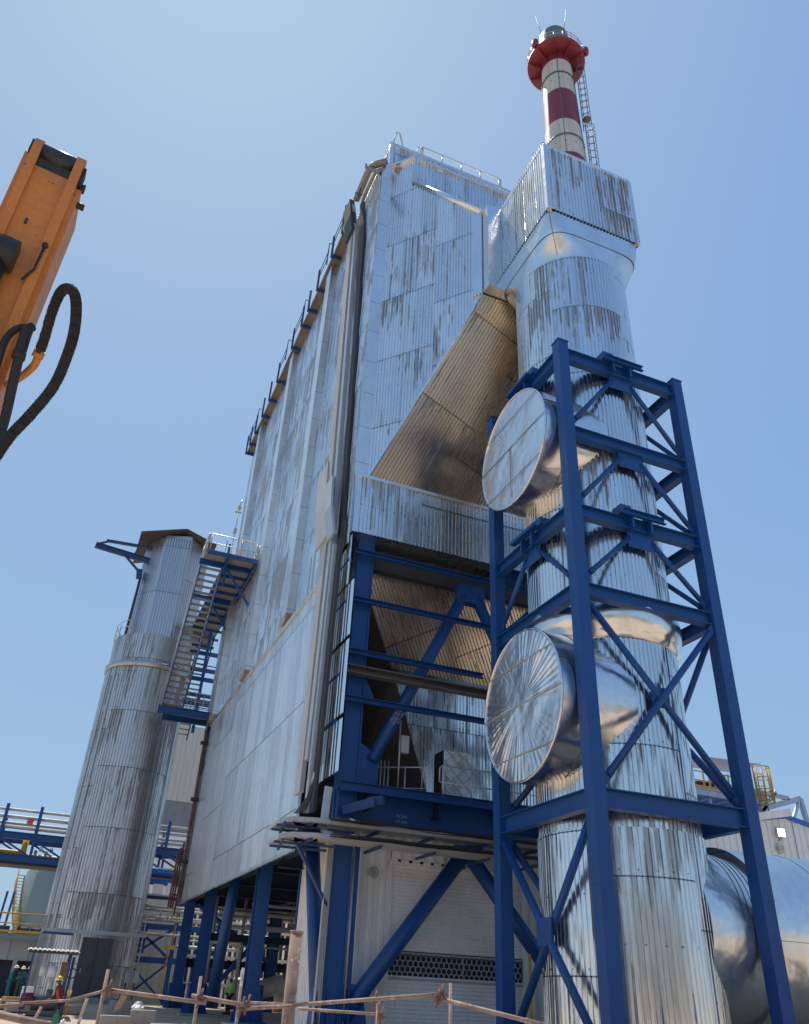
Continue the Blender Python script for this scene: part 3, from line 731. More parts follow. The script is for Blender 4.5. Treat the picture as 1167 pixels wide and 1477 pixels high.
# ================================================================ vertical flue stack inside the blue tower
SX, SY, SR = 15.07, 20.3, 2.3
st = thing('flue_stack', (SX, SY, 0), 'huge silver corrugated vertical duct with square hood and two blanked side stubs inside blue tower', 'flue duct')
part('upper_shell', 'alu_stack', st, lambda b: b.corr_cyl(SX, SY, SR, 12.0, 27.75))
part('lower_shell', 'alu_stack', st, lambda b: b.corr_cyl(SX, SY, SR-.03, -.2, 11.5))
part('base_course', 'alu_stack', st, lambda b: b.corr_cyl(SX, SY, SR+.015, -.2, 5.75, rows=3))
def _(b):
    b.lathe((SX, SY, 0), [(SR-.02, 12.55), (SR+.1, 12.5), (SR+.2, 12.25), (SR+.24, 11.95), (SR+.2, 11.62), (SR+.1, 11.42), (SR+.06, 11.36), (SR+.04, 11.12), (SR-.05, 11.1)], 72)
part('expansion_collar', 'flat_new', st, _)
def _(b):
    n = 96; hx0, hx1, hy0, hy1 = 12.78, 17.3, 18.1, 22.5; rings = []
    for j in range(9):
        t = j/8; e = 2 + 18*(1-t)**2.2; z = 29.95-(29.95-27.72)*t; row = []
        for i in range(n):
            a = 2*PI*i/n; c, s_ = math.cos(a), math.sin(a)
            r = 1/((abs(c)**e + abs(s_)**e)**(1/e)); q = t*t*(3-2*t)
            hx = (hx1-hx0)/2*(1-q)+SR*q; hy = (hy1-hy0)/2*(1-q)+SR*q
            cx = (hx0+hx1)/2*(1-q)+SX*q; cy = (hy0+hy1)/2*(1-q)+SY*q
            row.append(b.bm.verts.new((cx+hx*r*c, cy+hy*r*s_, z)))
        rings.append(row)
    for A, B in zip(rings, rings[1:]):
        for i in range(n): b.face((A[i], A[(i+1) % n], B[(i+1) % n], B[i]), True)
tr = part('transition', 'flat_plain', st, _)
def sm(z, k=.012):
    """seam round the transition at height z"""
    t = (29.95-z)/(29.95-27.72); e = 2+18*(1-t)**2.2; q = t*t*(3-2*t); out = []
    for i in range(97):
        a = 2*PI*i/96; c, s_ = math.cos(a), math.sin(a); r = 1/((abs(c)**e + abs(s_)**e)**(1/e))
        out.append((( 12.78+17.3)/2*(1-q)+SX*q+((17.3-12.78)/2*(1-q)+SR*q+.006)*r*c, (18.1+22.5)/2*(1-q)+SY*q+((22.5-18.1)/2*(1-q)+SR*q+.006)*r*s_, z))
    return out
q = MB(); q.tube(sm(28.75)[:-1], .014, 5, True)
zz = [29.9-.2*i for i in range(11)]
q.tube([sm(z)[60] for z in zz], .014, 5); split_build(q, 'lap_seam', 'seam', tr)
# hood
def _(b):
    b.corr((12.8, 18.1, 29.9), (1, 0, 0), (0, 0, 1), 4.5, 4.25, .165, .05, (0, -1, 0))
    b.corr((12.8, 22.5, 29.9), (0, -1, 0), (0, 0, 1), 4.4, 4.55, .165, .05, (-1, 0, 0), u0=7)
    b.corr((17.3, 18.1, 29.9), (0, 1, 0), (0, 0, 1), 4.4, 4.25, .165, .05, (1, 0, 0), u0=14)
hood = part('hood', 'alu_box', st, _)
def _(b):
    # rounded edge trims and a lid
    b.box((12.74, 18.04, 34.1), (17.36, 22.5, 34.32), .08)
    b.box((12.73, 18.03, 29.92), (12.95, 18.25, 34.15), .03); b.box((17.2, 18.03, 29.92), (17.37, 18.2, 34.15), .03)
    b.box((12.76, 22.35, 29.9), (12.9, 22.5, 34.2))
q = MB(); _(q); q.build('edge_trim', 'flat_plain', hood)
q = MB(); q.box((12.82, 18.14, 29.93), (17.28, 22.48, 29.95)); q.build('underside', 'flat_plain', hood)
# side stubs with blanked ends
for zc, deep, nm in ((18.7, .6, 'smooth blank end sheet with a few dents'), (9.3, 1., 'blank end sheet creased in rays from its centre')):
    R = 2.27
    sb = part('side_stub', 'flat_new', st, lambda b: b.cyl((11.96, SY, zc), (SX-.6, SY, zc), R, n=80, caps=False), 'smooth shiny horizontal stub pipe on the left side')
    q = MB(); nr, nt = 14, 240; rnd = random.Random(5 if deep < 1 else 9)
    ph = [rnd.uniform(0, 6.28) for _ in range(8)]; jit = [rnd.choice((.1, .5, .8, 1.1, 1.5))*rnd.uniform(.7, 1.2) for _ in range(nt)]; st0 = [rnd.uniform(.05, .55) for _ in range(nt)]
    rows = []
    for j in range(nr+1):
        r = R*j/nr; row = []
        for i in range(nt):
            a = 2*PI*i/nt; rr = r/R
            seg = (math.cos(a*3+ph[0])+math.cos(a*2+ph[1])) if deep < 1 else 1.0+.55*math.cos(a*2+1.2)+.25*math.cos(a*5+ph[0])
            amp = .017*deep*max(0, seg)*.6*max(0, min(1, (rr-st0[i//4*4 % nt])*2.2))*min(1, (1-rr)*6+.35)
            d = amp*(1 if i % 4 < 2 else -1)*jit[i//4*4 % nt] + .02*math.sin(2.1*a+ph[2]+3*rr)*rr*(1-rr)*4 + .012*math.sin(5*rr+ph[3])*math.cos(a+ph[4]) + .006*math.sin(4.3*r*math.cos(a)+ph[5])*math.sin(3.1*r*math.sin(a)+ph[6])
            row.append(q.bm.verts.new((11.955-d-.10*(1-rr*rr)*deep*.3, SY+r*math.cos(a), zc+r*math.sin(a))) if j else None)
        rows.append(row)
    cc = q.bm.verts.new((11.92, SY, zc))
    for i in range(nt): q.face((cc, rows[1][i], rows[1][(i+1) % nt]), True)
    for j in range(1, nr):
        for i in range(nt): q.face((rows[j][i], rows[j+1][i], rows[j+1][(i+1) % nt], rows[j][(i+1) % nt]), True)
    o = q.build('end_sheet', 'foil', sb); o['label'] = nm
    q = MB(); q.tube(ring((11.96, SY, zc), R-.012, 72, ax=(0, 1, 0), ay=(0, 0, 1))[:-1], .04, 8, True); q.build('rim', 'flat_new', sb)
    q = MB()
    for hz in ((-.05, 1.25, -1.5) if deep == 1 else (1.35, .1, -1.35)):
        w = math.sqrt(R*R-hz*hz)
        q.bar((11.915, SY-w, zc+hz), (11.915, SY+w, zc+hz), .012 if deep < 1 else .03, .02 if deep < 1 else .04)
    if deep < 1: q.bar((11.917, SY+.1, zc-2.0), (11.917, SY+.1, zc+.1), .012, .02, (0, 1, 0))
    split_build(q, 'lap_seam', 'seam' if deep < 1 else 'galv', sb)
    q = MB(); q.tube(ring((12.9, SY, zc), R+.004, 72, ax=(0, 1, 0), ay=(0, 0, 1))[:-1], .012, 5, True)
    q.bar((12.0, SY-R*.94, zc+R*.35), (13.2, SY-R*.94, zc+R*.35), .02, .02); split_build(q, 'lap_seam', 'seam', sb)
# --- outlet elbow and horizontal duct to the right
el = part('outlet_elbow', 'elbow', st, lambda b: None)
bpy.data.objects.remove(el)
def _(b):
    n = 72; secs = []
    for j in range(10):
        t = j/9; x = SX+.9 + (18.3-SX-.9)*t; r = 2.27-.14*t*t
        secs.append([b.bm.verts.new((x, SY-.05+r*math.cos(2*PI*i/n), 3.55-.1*t+r*math.sin(2*PI*i/n))) for i in range(n)])
    for A, B in zip(secs, secs[1:]):
        for i in range(n): b.face((A[i], A[(i+1) % n], B[(i+1) % n], B[i]), True)
el = part('outlet_elbow', 'elbow', st, _)
def seam(b):
    for j in range(5):
        t = .56+.085*j; pts = []
        for i in range(18):
            a = PI*(.52+.44*i/17); tt = t-.12*(i/17)**2+.05*i/17; x = SX+.9+(18.3-SX-.9)*tt; r = 2.276-.14*tt*tt
            pts.append((x, SY-.05+r*math.cos(a), 3.55-.1*tt+r*math.sin(a)))
        b.tube(pts, .007, 5)
    b.tube([(SX+.9+(18.3-SX-.9)*t, SY-.05+(2.276-.14*t*t)*math.cos(PI*(.955+.06*t)), 3.55-.1*t+(2.276-.14*t*t)*math.sin(PI*(.955+.06*t))) for t in [.5+.05*i for i in range(11)]], .008, 5)
pieces('lap_seam', 'seam', el, seam)
dk = thing('horizontal_duct', (24, SY, 3.4), 'fat horizontal silver duct running right from the base of the stack', 'duct')
part('shell', 'elbow', dk, lambda b: (b.cyl((18.25, SY+.2, 3.5), (36, SY+.2, 3.5), 2.42, n=72, caps=False)))
def _(b):
    b.lathe((0, 0, 0), [(1.6, 0), (2.42, 0)], 72)
    for v in b.bm.verts: v.co = Vector((18.25, SY+.2+v.co.x, 3.5+v.co.y))
part('end_ring', 'strip', dk, _)
def _(b):
    for x in (20.55, 22.3, 24.2, 27): b.tube(ring((x, SY+.2, 3.5), 2.422, 64, ax=(0, 1, 0), ay=(0, 0, 1))[:-1], .007, 5, True)
    for x0, x1, a in ((20.55, 22.3, PI*.93), (22.3, 24.2, PI*.76), (18.25, 20.55, PI*1.02), (24.2, 27, PI*.95)):
        y, z = SY+.2+2.422*math.cos(a), 3.5+2.422*math.sin(a); b.tube(((x0, y, z), (x1, y, z)), .007, 5)
pieces('lap_seam', 'seam', dk, _)
def _(b):
    for x in (22, 27, 33):
        b.box((x-.15, SY-1.4, 0), (x+.15, SY-1.1, 2.0)); b.box((x-.15, SY+1.6, 0), (x+.15, SY+1.9, 2.0)); b.box((x-.2, SY-1.6, 1.0), (x+.2, SY+2.1, 1.35))
pieces('saddle', 'conc', dk, _)

# ================================================================ blue tower round the stack
tw = thing('stack_tower', (15.1, 20.3, 0), 'bright blue four legged steel tower with cross bracing around the silver stack', 'steel tower')
TX0, TX1, TY0, TY1, TH = 12.6, 17.6, 17.8, 22.75, 22.0
for x, y in ((TX0, TY0), (TX1, TY0), (TX0, TY1), (TX1, TY1)):
    def _(b):
        b.box((x-.2, y-.2, 0), (x+.2, y+.2, TH))
        b.box((x-.21, y-.21, 4.2), (x+.21, y+.21, 4.24)); b.box((x-.23, y-.23, TH-.03), (x+.23, y+.23, TH))
        for z in (8.3, 13.9): b.box((x-.205, y-.205, z), (x+.205, y+.205, z+.02))
    c = part('column', 'blue', tw, _)
LV = (21.72, 18.25, 15.15, 12.4, 6.5)
def hb(a, c, z, h=.42): part('beam', 'blue', tw, lambda b: b.ibeam((*a, z-h/2), (*c, z-h/2), .30, h, .03, .03))
for z in LV:
    h = .50 if z in (6.5, 21.72) else .42
    hb((TX0+.2, TY0), (TX1-.2, TY0), z, h); hb((TX1, TY0+.2), (TX1, TY1-.2), z, h); hb((TX0+.2, TY1), (TX1-.2, TY1), z, h)
    if z != 18.25: hb((TX0, TY0+.2), (TX0, TY1-.2), z, h)
def pb(a, c, r=.085):
    a, c = Vector(a), Vector(c); d = (c-a).normalized()
    def _(b):
        b.tube((a+d*.25, c-d*.25), r, 12)
        b.bar(a, a+d*.45, .03, r*2.3, (d.y, -d.x, 0) if abs(d.y) > abs(d.x) else (0, 0, 1)); b.bar(c-d*.45, c, .03, r*2.3)
    part('brace', 'blue', tw, _)
def ends(z, h):
    out = []
    for x, s in ((TX0+.2, 1), (TX1-.2, -1)):
        out.append(((min(x, x+s*.03), TY0-.17, z-h-.06), (max(x, x+s*.03), TY0+.17, z+.06)))
    return out
for z in LV:
    for lo, hi in ends(z, .45):
        pl = part('end_plate', 'blue', tw, lambda b: b.box(lo, hi))
        q = MB(); xs_ = (lo[0]+hi[0])/2; sg = 1 if xs_ < 15 else -1
        for zz_ in (.12, .30, .46):
            for yy_ in (-.12, .12): q.cyl((xs_-.0, TY0+yy_, lo[2]+zz_), (xs_+sg*.045, TY0+yy_, lo[2]+zz_), .022, n=6)
        q.build('bolt_row', 'blue_dull', pl)
mx, my = (TX0+TX1)/2, (TY0+TY1)/2
for zt, zb in ((21.3, 18.3), (17.85, 15.2), (14.75, 12.45)):
    for y in (TY0, TY1):
        pb((mx-.25, y, zt-.1), (TX0+.25, y, zb+.2)); pb((mx+.25, y, zt-.1), (TX1-.25, y, zb+.2))
    pb((TX1, my-.25, zt-.1), (TX1, TY0+.25, zb+.2)); pb((TX1, my+.25, zt-.1), (TX1, TY1-.25, zb+.2))
pb((TX0, my-.25, 14.65), (TX0, TY0+.25, 12.65)); pb((TX0, my+.25, 14.65), (TX0, TY1-.25, 12.65))
for y in (TY0, TY1):
    pb((TX0+.2, y, 11.9), (TX1-.2, y, 6.65), .10); pb((TX1-.2, y-.12, 11.9), (TX0+.2, y-.12, 6.65), .10)
pb((TX1, TY0+.2, 11.9), (TX1, TY1-.2, 6.65), .10); pb((TX1-.1, TY1-.2, 11.9), (TX1-.1, TY0+.2, 6.65), .10)
for x in (TX0,):
    pb((x, TY0+.2, 5.9), (x, TY1-.2, .6), .11); pb((x-.13, TY1-.2, 5.9), (x-.13, TY0+.2, .6), .11)
pb((TX0+.2, TY1, 5.9), (TX1-.2, TY1, .6), .11)
def _(b):
    b.box((TX0-.2, my-.35, 2.95), (TX0-.16, my+.35, 3.6)); b.box((mx-.3, TY0-.02, 9.0), (mx+.3, TY0+.02, 9.6))
    for z in (20.8, 17.35, 14.25):
        b.box((mx-.5, TY0-.02, z-.1), (mx+.5, TY0+.02, z+.5)); b.box((TX1-.02, my-.5, z-.1), (TX1+.02, my+.5, z+.5))
    b.box((TX0-.02, my-.5, 14.2), (TX0+.02, my+.5, 14.8))
pieces('gusset', 'blue', tw, _)
# stop brackets reaching from the beams to the stack shell
for z in (21.72, 15.15):
    def _(b):
        for x in (-.42, .3): b.box((mx+x-.04, TY0-.28, z-.45), (mx+x+.04, TY0-.0, z)); b.box((mx+x-.10, TY0-.16, z), (mx+x+.10, TY0+.02, z+.26))
        b.chan((mx-.75, TY0-.3, z+.08), (mx+.85, TY0-.3, z+.08), .22, .12, .02, (0, -1, 0)); b.chan((mx-.35, TY0-.05, z+.3), (mx+.7, TY0-.05, z+.3), .2, .12)
        b.box((mx-.85, TY0-.28, z+.04), (mx-.45, TY0+.2, z+.34))
    part('stop_bracket', 'blue', tw, _)
    def _(b):
        for y in (-.36, .3): b.box((TX0-.28, my+y-.04, z-.45), (TX0, my+y+.04, z))
        b.chan((TX0-.3, my-.8, z+.08), (TX0-.3, my+.8, z+.08), .22, .12, .02); b.chan((TX0-.05, my-.6, z+.3), (TX0-.05, my+.9, z+.3), .2, .14)
        b.box((TX0-.25, my-.95, z+.04), (TX0+.2, my-.5, z+.3))
    part('stop_bracket', 'blue', tw, _)
pieces('foot', 'conc', tw, lambda b: [b.box((x-.6, y-.6, -.2), (x+.6, y+.6, .2)) for x in (TX0, TX1) for y in (TY0, TY1)])

# ================================================================ banded chimney
ca = math.radians(37.5); CX, CY = 50.5*math.sin(ca), 50.5*math.cos(ca)
ch = thing('chimney', (CX, CY, 0), 'tall chimney painted in red and white bands rising behind the silver hood', 'chimney')
def _(b):
    b.lathe((CX, CY, 0), [(2.05, 0), (1.96, 70), (1.70, 82), (1.62, 88), (1.60, 90.6)], 64)
sh = part('shaft', 'chimney', ch, _)
def _(b):
    for z, r in ((74.3, 1.88), (85.4, 1.67)):
        b.lathe((CX, CY, 0), [(r, z-.09), (r+.07, z-.08), (r+.07, z+.08), (r, z+.09)], 64)
        for i in range(40):
            a = 2*PI*i/40; b.box((CX+(r+.08)*math.cos(a)-.03, CY+(r+.08)*math.sin(a)-.03, z-.12), (CX+(r+.08)*math.cos(a)+.03, CY+(r+.08)*math.sin(a)+.03, z+.12))
    for z, r in ((73.2, 1.9), (84.2, 1.7)):
        for i in range(12):
            a = 2*PI*i/12; b.cyl((CX+(r-.1)*math.cos(a), CY+(r-.1)*math.sin(a), z), (CX+(r+.06)*math.cos(a), CY+(r+.06)*math.sin(a), z), .05, n=8)
    a = math.radians(238); b.tube([(CX+(r+.03)*math.cos(a), CY+(r+.03)*math.sin(a), z) for r, z in ((1.98, 60), (1.95, 70), (1.69, 82), (1.61, 90))], .035, 6)
    a = math.radians(-3-30); b.tube([(CX+(r+.05)*math.cos(a), CY+(r+.05)*math.sin(a), z) for r, z in ((1.98, 60), (1.95, 70), (1.69, 82), (1.61, 90))], .05, 6)
q = MB(); _(q); q.build('flange_ring', 'cap', sh)
def _(b):
    b.lathe((CX, CY, 0), [(1.6, 89.4), (3.05, 89.4), (3.1, 89.42), (3.1, 89.62), (1.6, 89.62)], 64)
    for i in range(10):
        a = 2*PI*i/10+.3; b.plate([(CX+1.6*math.cos(a), CY+1.6*math.sin(a), 88.2), (CX+1.6*math.cos(a), CY+1.6*math.sin(a), 89.4), (CX+3.0*math.cos(a), CY+3.0*math.sin(a), 89.4), (CX+3.0*math.cos(a), CY+3.0*math.sin(a), 89.25)], (-math.sin(a), math.cos(a), 0), .04)
pf = part('platform', 'red', ch, _)
def _(b):
    for z in (90.2, 90.75): b.tube(ring((CX, CY, z), 3.06, 56)[:-1], .035, 6, True)
    for i in range(20):
        a = 2*PI*i/20; b.tube(((CX+3.06*math.cos(a), CY+3.06*math.sin(a), 89.55), (CX+3.06*math.cos(a), CY+3.06*math.sin(a), 90.75)), .03, 6)
q = MB(); _(q); q.build('railing', 'galv', pf)
part('cap', 'cap', ch, lambda b: b.lathe((CX, CY, 0), [(1.62, 89.6), (1.62, 94.6), (1.5, 94.9), (1.35, 94.9), (1.35, 91)], 48))
for s, lab in ((196, None), (313, None)):
    a = math.radians(s); px, py = CX+3.25*math.cos(a), CY+3.25*math.sin(a)
    def _(b):
        b.lathe((px, py, 0), [(0, 89.5), (.33, 89.5), (.36, 89.6), (.36, 90.3), (.25, 90.55), (0, 90.6)], 16)
        b.bar((CX+2.9*math.cos(a), CY+2.9*math.sin(a), 89.6), (px, py, 89.6), .3, .2)
    part('warning_light', 'red', ch, _)
for s in (185, 280):
    a = math.radians(s); part('lightning_rod', 'cap', ch, lambda b: b.tube(((CX+1.5*math.cos(a), CY+1.5*math.sin(a), 93.5), (CX+2.3*math.cos(a), CY+2.3*math.sin(a), 97.4)), .03, 6))
def _(b):
    a = math.radians(-38); c, s = math.cos(a), math.sin(a); out = Vector((c, s, 0)); sd = Vector((-s, c, 0))
    for z0, z1 in ((62, 77.6), (77.0, 89.4)):
        off = 2.15 if z0 < 70 else 1.95
        base = Vector((CX, CY, 0))+out*(off+.12)
        for k in (-.22, .22): b.tube((base+sd*k+Vector((0, 0, z0)), base+sd*k+Vector((0, 0, z1))), .04, 6)
        z = z0
        while z < z1: b.tube((base-sd*.22+Vector((0, 0, z)), base+sd*.22+Vector((0, 0, z))), .02, 5); z += .4
        hoops = []
        z = z0+1
        while z < z1:
            p = [base+out*.42 + (sd*math.cos(t)*.42 + out*math.sin(t)*.42) + Vector((0, 0, z)) for t in [(-.5+2*i/14)*PI for i in range(15)]]
            b.tube(p, .03, 5); z += 1.1
        for t in (-.2, .15, .5, .85, 1.2): 
            p = base+out*.42+sd*math.cos(t*PI)*.42+out*math.sin(t*PI)*.42
            b.tube((p+Vector((0, 0, z0+1)), p+Vector((0, 0, z1))), .022, 5)
    base = Vector((CX, CY, 78.6))+out*2.5; b.lathe(base, [(0, 0), (.4, 0), (.4, .08), (0, .08)], 16)
part('caged_ladder', 'cap', ch, _)

# ================================================================ round silo with its polygonal head
LX, LY, LR = 3.64, 59.9, 2.92
si = thing('lift_silo', (LX, LY, .6), 'round silver corrugated tower with narrower polygonal head left of the boiler house', 'silo')
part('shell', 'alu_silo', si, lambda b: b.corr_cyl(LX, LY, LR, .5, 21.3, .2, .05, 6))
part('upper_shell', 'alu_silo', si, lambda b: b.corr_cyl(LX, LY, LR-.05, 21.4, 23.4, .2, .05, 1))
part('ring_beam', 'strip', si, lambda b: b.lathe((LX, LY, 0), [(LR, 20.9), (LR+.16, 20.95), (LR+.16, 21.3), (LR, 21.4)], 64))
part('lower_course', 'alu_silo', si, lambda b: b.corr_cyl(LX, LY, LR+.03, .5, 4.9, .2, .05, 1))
for s, w in ((203, .32), (216, .22), (302, .2), (332, .3)):
    if not w: continue
    a = math.radians(s)
    def _(b):
        c = Vector((LX+(LR+.05)*math.cos(a), LY+(LR+.05)*math.sin(a), 0)); o = Vector((math.cos(a), math.sin(a), 0))
        b.bar(c+Vector((0, 0, .5)), c+Vector((0, 0, 22.9 if s in (215, 300) else 20.9)), w, .05, o)
    part('cover_strip', 'strip', si, _)
HR = 2.56
def hv(i): 
    a = 2*PI*(i+.5)/8 - PI*.04; return Vector((LX+.25+HR*math.cos(a), LY+HR*math.sin(a), 0))
def _(b):
    b.lathe((LX, LY, 0), [(HR-.1, 23.35), (LR-.04, 23.4)], 48)
    for i in range(8):
        p, q2 = hv(i), hv((i+1) % 8); n = (p+q2)/2-Vector((LX+.25, LY, 0))
        d = (q2-p); L = d.length
        b.corr(p+Vector((0, 0, 23.1)), d, (0, 0, 1), L, 8.6, .2, .05, n, u0=i*3.)
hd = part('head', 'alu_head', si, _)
def _(b):
    pts = [hv(i)+Vector((0, 0, 31.4)) for i in range(8)]
    c = Vector((LX+.25, LY, 0)); ov = [c+(p-c)*1.0 for p in pts]
    # low gable roof: ridge runs front to back over the middle, eaves to the left drop and overhang
    x0, x1, xm, y0, y1 = LX-2.95, LX+2.8, LX+.35, LY-2.9, LY+2.8
    for A in (((x0, y0, 31.2), (xm, y0, 32.3), (xm, y1, 32.3), (x0, y1, 31.2)), ((xm, y0, 32.3), (x1, y0, 31.5), (x1, y1, 31.5), (xm, y1, 32.3))):
        b.plate(A, (0, 0, 1), .12)
rf = part('roof', 'brown', si, _)
q = MB()
c8 = Vector((LX+.25, LY, 0))
for i in range(8):
    p, q2 = hv(i), hv((i+1) % 8)
    zt = lambda v: 32.25-abs(v.x-(LX+.35))*.33
    q.quad(p+Vector((0, 0, 31.0)), q2+Vector((0, 0, 31.0)), q2+Vector((0, 0, zt(q2))), p+Vector((0, 0, zt(p))))
q.build('gable', 'alu_head', hd)
def _(b):
    b.ibeam((LX+.2, LY-1.2, 29.6), (-2.3, LY-1.2, 30.2), .25, .45, .04, .03); b.bar((-1.6, LY-1.2, 30.75), (2., LY-1.2, 30.95), .2, .2)
    b.bar((-2.2, LY-1.2, 30.3), (-1.4, LY-1.2, 30.75), .12, .14); b.bar((-.2, LY-1.2, 30.0), (1.4, LY-1.2, 28.6), .14, .16); b.bar((.6, LY-1.2, 30), (.8, LY-1.2, 30.9), .1, .1)
    b.bar((1.25, LY-1.2, 28.9), (1.35, LY-1.2, 28.2), .4, .4, (0, 1, 0))
part('hoist_beam', 'blue_dull', si, _)
part('down_pipe', 'dark', si, lambda b: b.tube(((1.45, LY-1.3, 28.5), (1.35, LY-1.3, 23.4)), .09, 8))
def _(b):
    for z in (24.0, 24.5): b.tube([(LX+(LR)*math.cos(t), LY+LR*math.sin(t), z) for t in [PI*(.72+i*.045) for i in range(13)]], .03, 6)
    for i in range(0, 13, 3):
        t = PI*(.72+i*.045); b.tube(((LX+LR*math.cos(t), LY+LR*math.sin(t), 23.3), (LX+LR*math.cos(t), LY+LR*math.sin(t), 24.5)), .03, 6)
part('railing', 'galv', si, _)
# big grey door on a flat frame, and wall ladder
a = math.radians(-84.5); dc = Vector((LX+(LR+.06)*math.cos(a), LY+(LR+.06)*math.sin(a), 0)); o_ = Vector((math.cos(a), math.sin(a), 0)); s_ = Vector((-math.sin(a), math.cos(a), 0))
dr = part('door', 'doorgrey', si, lambda b: b.bar(dc+Vector((0, 0, .75)), dc+Vector((0, 0, 3.95)), 1.75, .16, o_))
q = MB(); q.bar(dc+o_*.10-s_*.65+Vector((0, 0, 2.1)), dc+o_*.10-s_*.65+Vector((0, 0, 2.35)), .05, .06, o_); q.build('handle', 'galv', dr)
q = MB(); q.bar(dc+o_*.12+Vector((0, 0, .8)), dc+o_*.12+Vector((0, 0, 3.8)), .02, .03, o_); q.build('closing_strip', 'dark', dr)
def _(b):
    x, y = 6.35, 57.6
    for k in (-.22, .22): b.tube(((x+k, y, .6), (x+k, y, 5.6)), .04, 6)
    for i in range(16): b.tube(((x-.22, y, .8+.31*i), (x+.22, y, .8+.31*i)), .022, 5)
    for z in (1.5, 4.5): b.bar((x-.22, y, z), (x-.9, y+.3, z), .06, .06)
part('ladder', 'galv_dull', si, _)
part('plinth', 'conc', si, lambda b: b.lathe((LX, LY, 0), [(0, .92), (LR+.22, .92), (LR+.25, .88), (LR+.25, .3)], 48))
# ================================================================ stair between silo and boiler house
sr = thing('access_stair', (5.3, 51, 17.4), 'steep blue stair with grey treads and landings between the silo and the boiler house', 'stair')
def _(b):
    for x in (4.62, 5.98):
        b.bar((x, 47.3, 25.05), (x, 54.7, 17.6), .06, .34)
part('stringer', 'blue', sr, _)
N = 24
for i in range(N):
    t = (i+.5)/N
    part('tread', 'grate', sr, lambda b: b.box((4.66, 47.35+7.3*t-.02, 25.0-7.35*t-.03), (5.94, 47.35+7.3*t+.28, 25.0-7.35*t+.02)))
def _(b):
    b.ibeam((4.45, 47.1, 25.0), (7.95, 47.1, 25.0), .2, .36, .03, .03)
    b.ibeam((4.4, 54.75, 17.45), (7.95, 54.75, 17.45), .25, .5, .03, .03); b.ibeam((4.9, 56.1, 17.35), (7.95, 56.1, 17.35), .25, .4)
    b.ibeam((7.85, 45.6, 25.0), (7.85, 57, 25.0), .15, .3); b.ibeam((6.05, 45.5, 25.0), (6.05, 63, 25.0), .15, .3)
    b.ibeam((4.9, 52.6, 24.95), (8.3, 52.6, 24.95), .2, .36); b.bar((6.3, 47.2, 24.8), (8.05, 47.2, 22.6), .12, .12); b.bar((6.3, 52.7, 24.8), (8.05, 52.7, 22.4), .12, .12)
    b.bar((6.15, 47.05, 23.6), (6.15, 47.05, 26.6), .14, .14); b.bar((4.7, 45.6, 25.0), (7.9, 45.6, 25.0), .1, .24)
    for y in (48.6, 50, 51.3, 54, 55.4, 56.8, 58.4, 60.2, 62): b.bar((6.05, y, 25.02), (8.3, y, 25.02), .1, .18)
pieces('landing_beam', 'blue', sr, _)
def _(b):
    b.box((4.65, 45.6, 25.16), (7.95, 47.2, 25.2)); b.box((6.1, 47.2, 25.16), (8.0, 63, 25.2)); b.box((4.5, 54.75, 17.7), (7.95, 56.2, 17.74))
part('landing_grating', 'grate', sr, _)
def _(b):
    rail(b, (4.8, 45.65, 25.2), (7.7, 45.65, 25.2), 1.15, 3, .035, .5); rail(b, (4.62, 45.7, 25.2), (4.62, 47.2, 25.2), 1.15, 2, .035, .5); rail(b, (7.9, 45.8, 25.2), (7.9, 47.2, 25.2), 1.1, 2, .03, .5)
    for x in (4.58, 6.02):
        b.tube(((x, 47.3, 26.2), (x, 54.7, 18.7)), .03, 6); b.tube(((x, 47.3, 25.7), (x, 54.7, 18.2)), .022, 6)
        for i in range(7):
            t = i/6; b.tube(((x, 47.3+7.4*t, 25-7.4*t), (x, 47.3+7.4*t, 26.2-7.5*t)), .022, 6)
    rail(b, (6.2, 54.6, 17.75), (7.8, 54.6, 17.75), 1.1, 3, .03, .5); rail(b, (6.0, 56.15, 17.75), (7.9, 56.15, 17.75), 1.1, 3, .03, .5)
part('railing', 'galv', sr, _)
ms = thing('mast_camera', (6.3, 46.9, 26.3), 'thin pole with small instruments above the stair landing', 'mast')
def _(b):
    b.tube(((6.3, 46.9, 25.2), (6.3, 46.9, 29.6)), .035, 6); b.box((6.2, 46.8, 27.4), (6.4, 47, 27.75)); b.bar((6.1, 46.9, 29.0), (6.5, 46.9, 29.05), .08, .1)
    b.box((6.2, 46.6, 29.2), (6.42, 46.9, 29.35)); b.tube(((6.3, 46.9, 29.5), (6.45, 46.9, 30.05)), .05, 6)
part('pole', 'galv', ms, _)
bk = thing('rear_stair', (7, 60, 12), 'blue framework of lower stair flights seen between silo and boiler house', 'stair')
def _(b):
    for z in (23.2, 21.2, 19.4): b.bar((6.2, 58.6, z), (9, 58.6, z), .14, .3); b.bar((6.3, 61.5, z-.3), (9.4, 61.5, z-.3), .14, .3)
    for x in (6.75, 7.8): b.bar((x, 59, 24.8), (x, 64.5, 18.2), .08, .3)
    for x, y in ((7.4, 58.5), (9.0, 58.5), (9.2, 63)): b.bar((x, y, 17.2), (x, y, 25), .2, .2)
    for y in (59.5, 61, 62.5): b.tube(((6.5, y, 20.4), (9, y, 20.4)), .04, 6); b.tube(((6.5, y, 19.8), (9, y, 19.8)), .04, 6); b.tube(((7.2, y, 22.6), (9, y, 22.6)), .04, 6)
    b.box((6.6, 59.5, 18.4), (7.3, 60.4, 19.0))
part('frame', 'blue', bk, _)
def _(b):
    for i in range(20): b.box((6.8, 59.1+.27*i, 24.6-.32*i), (7.75, 59.35+.27*i, 24.65-.32*i))
part('tread', 'grate', bk, _)

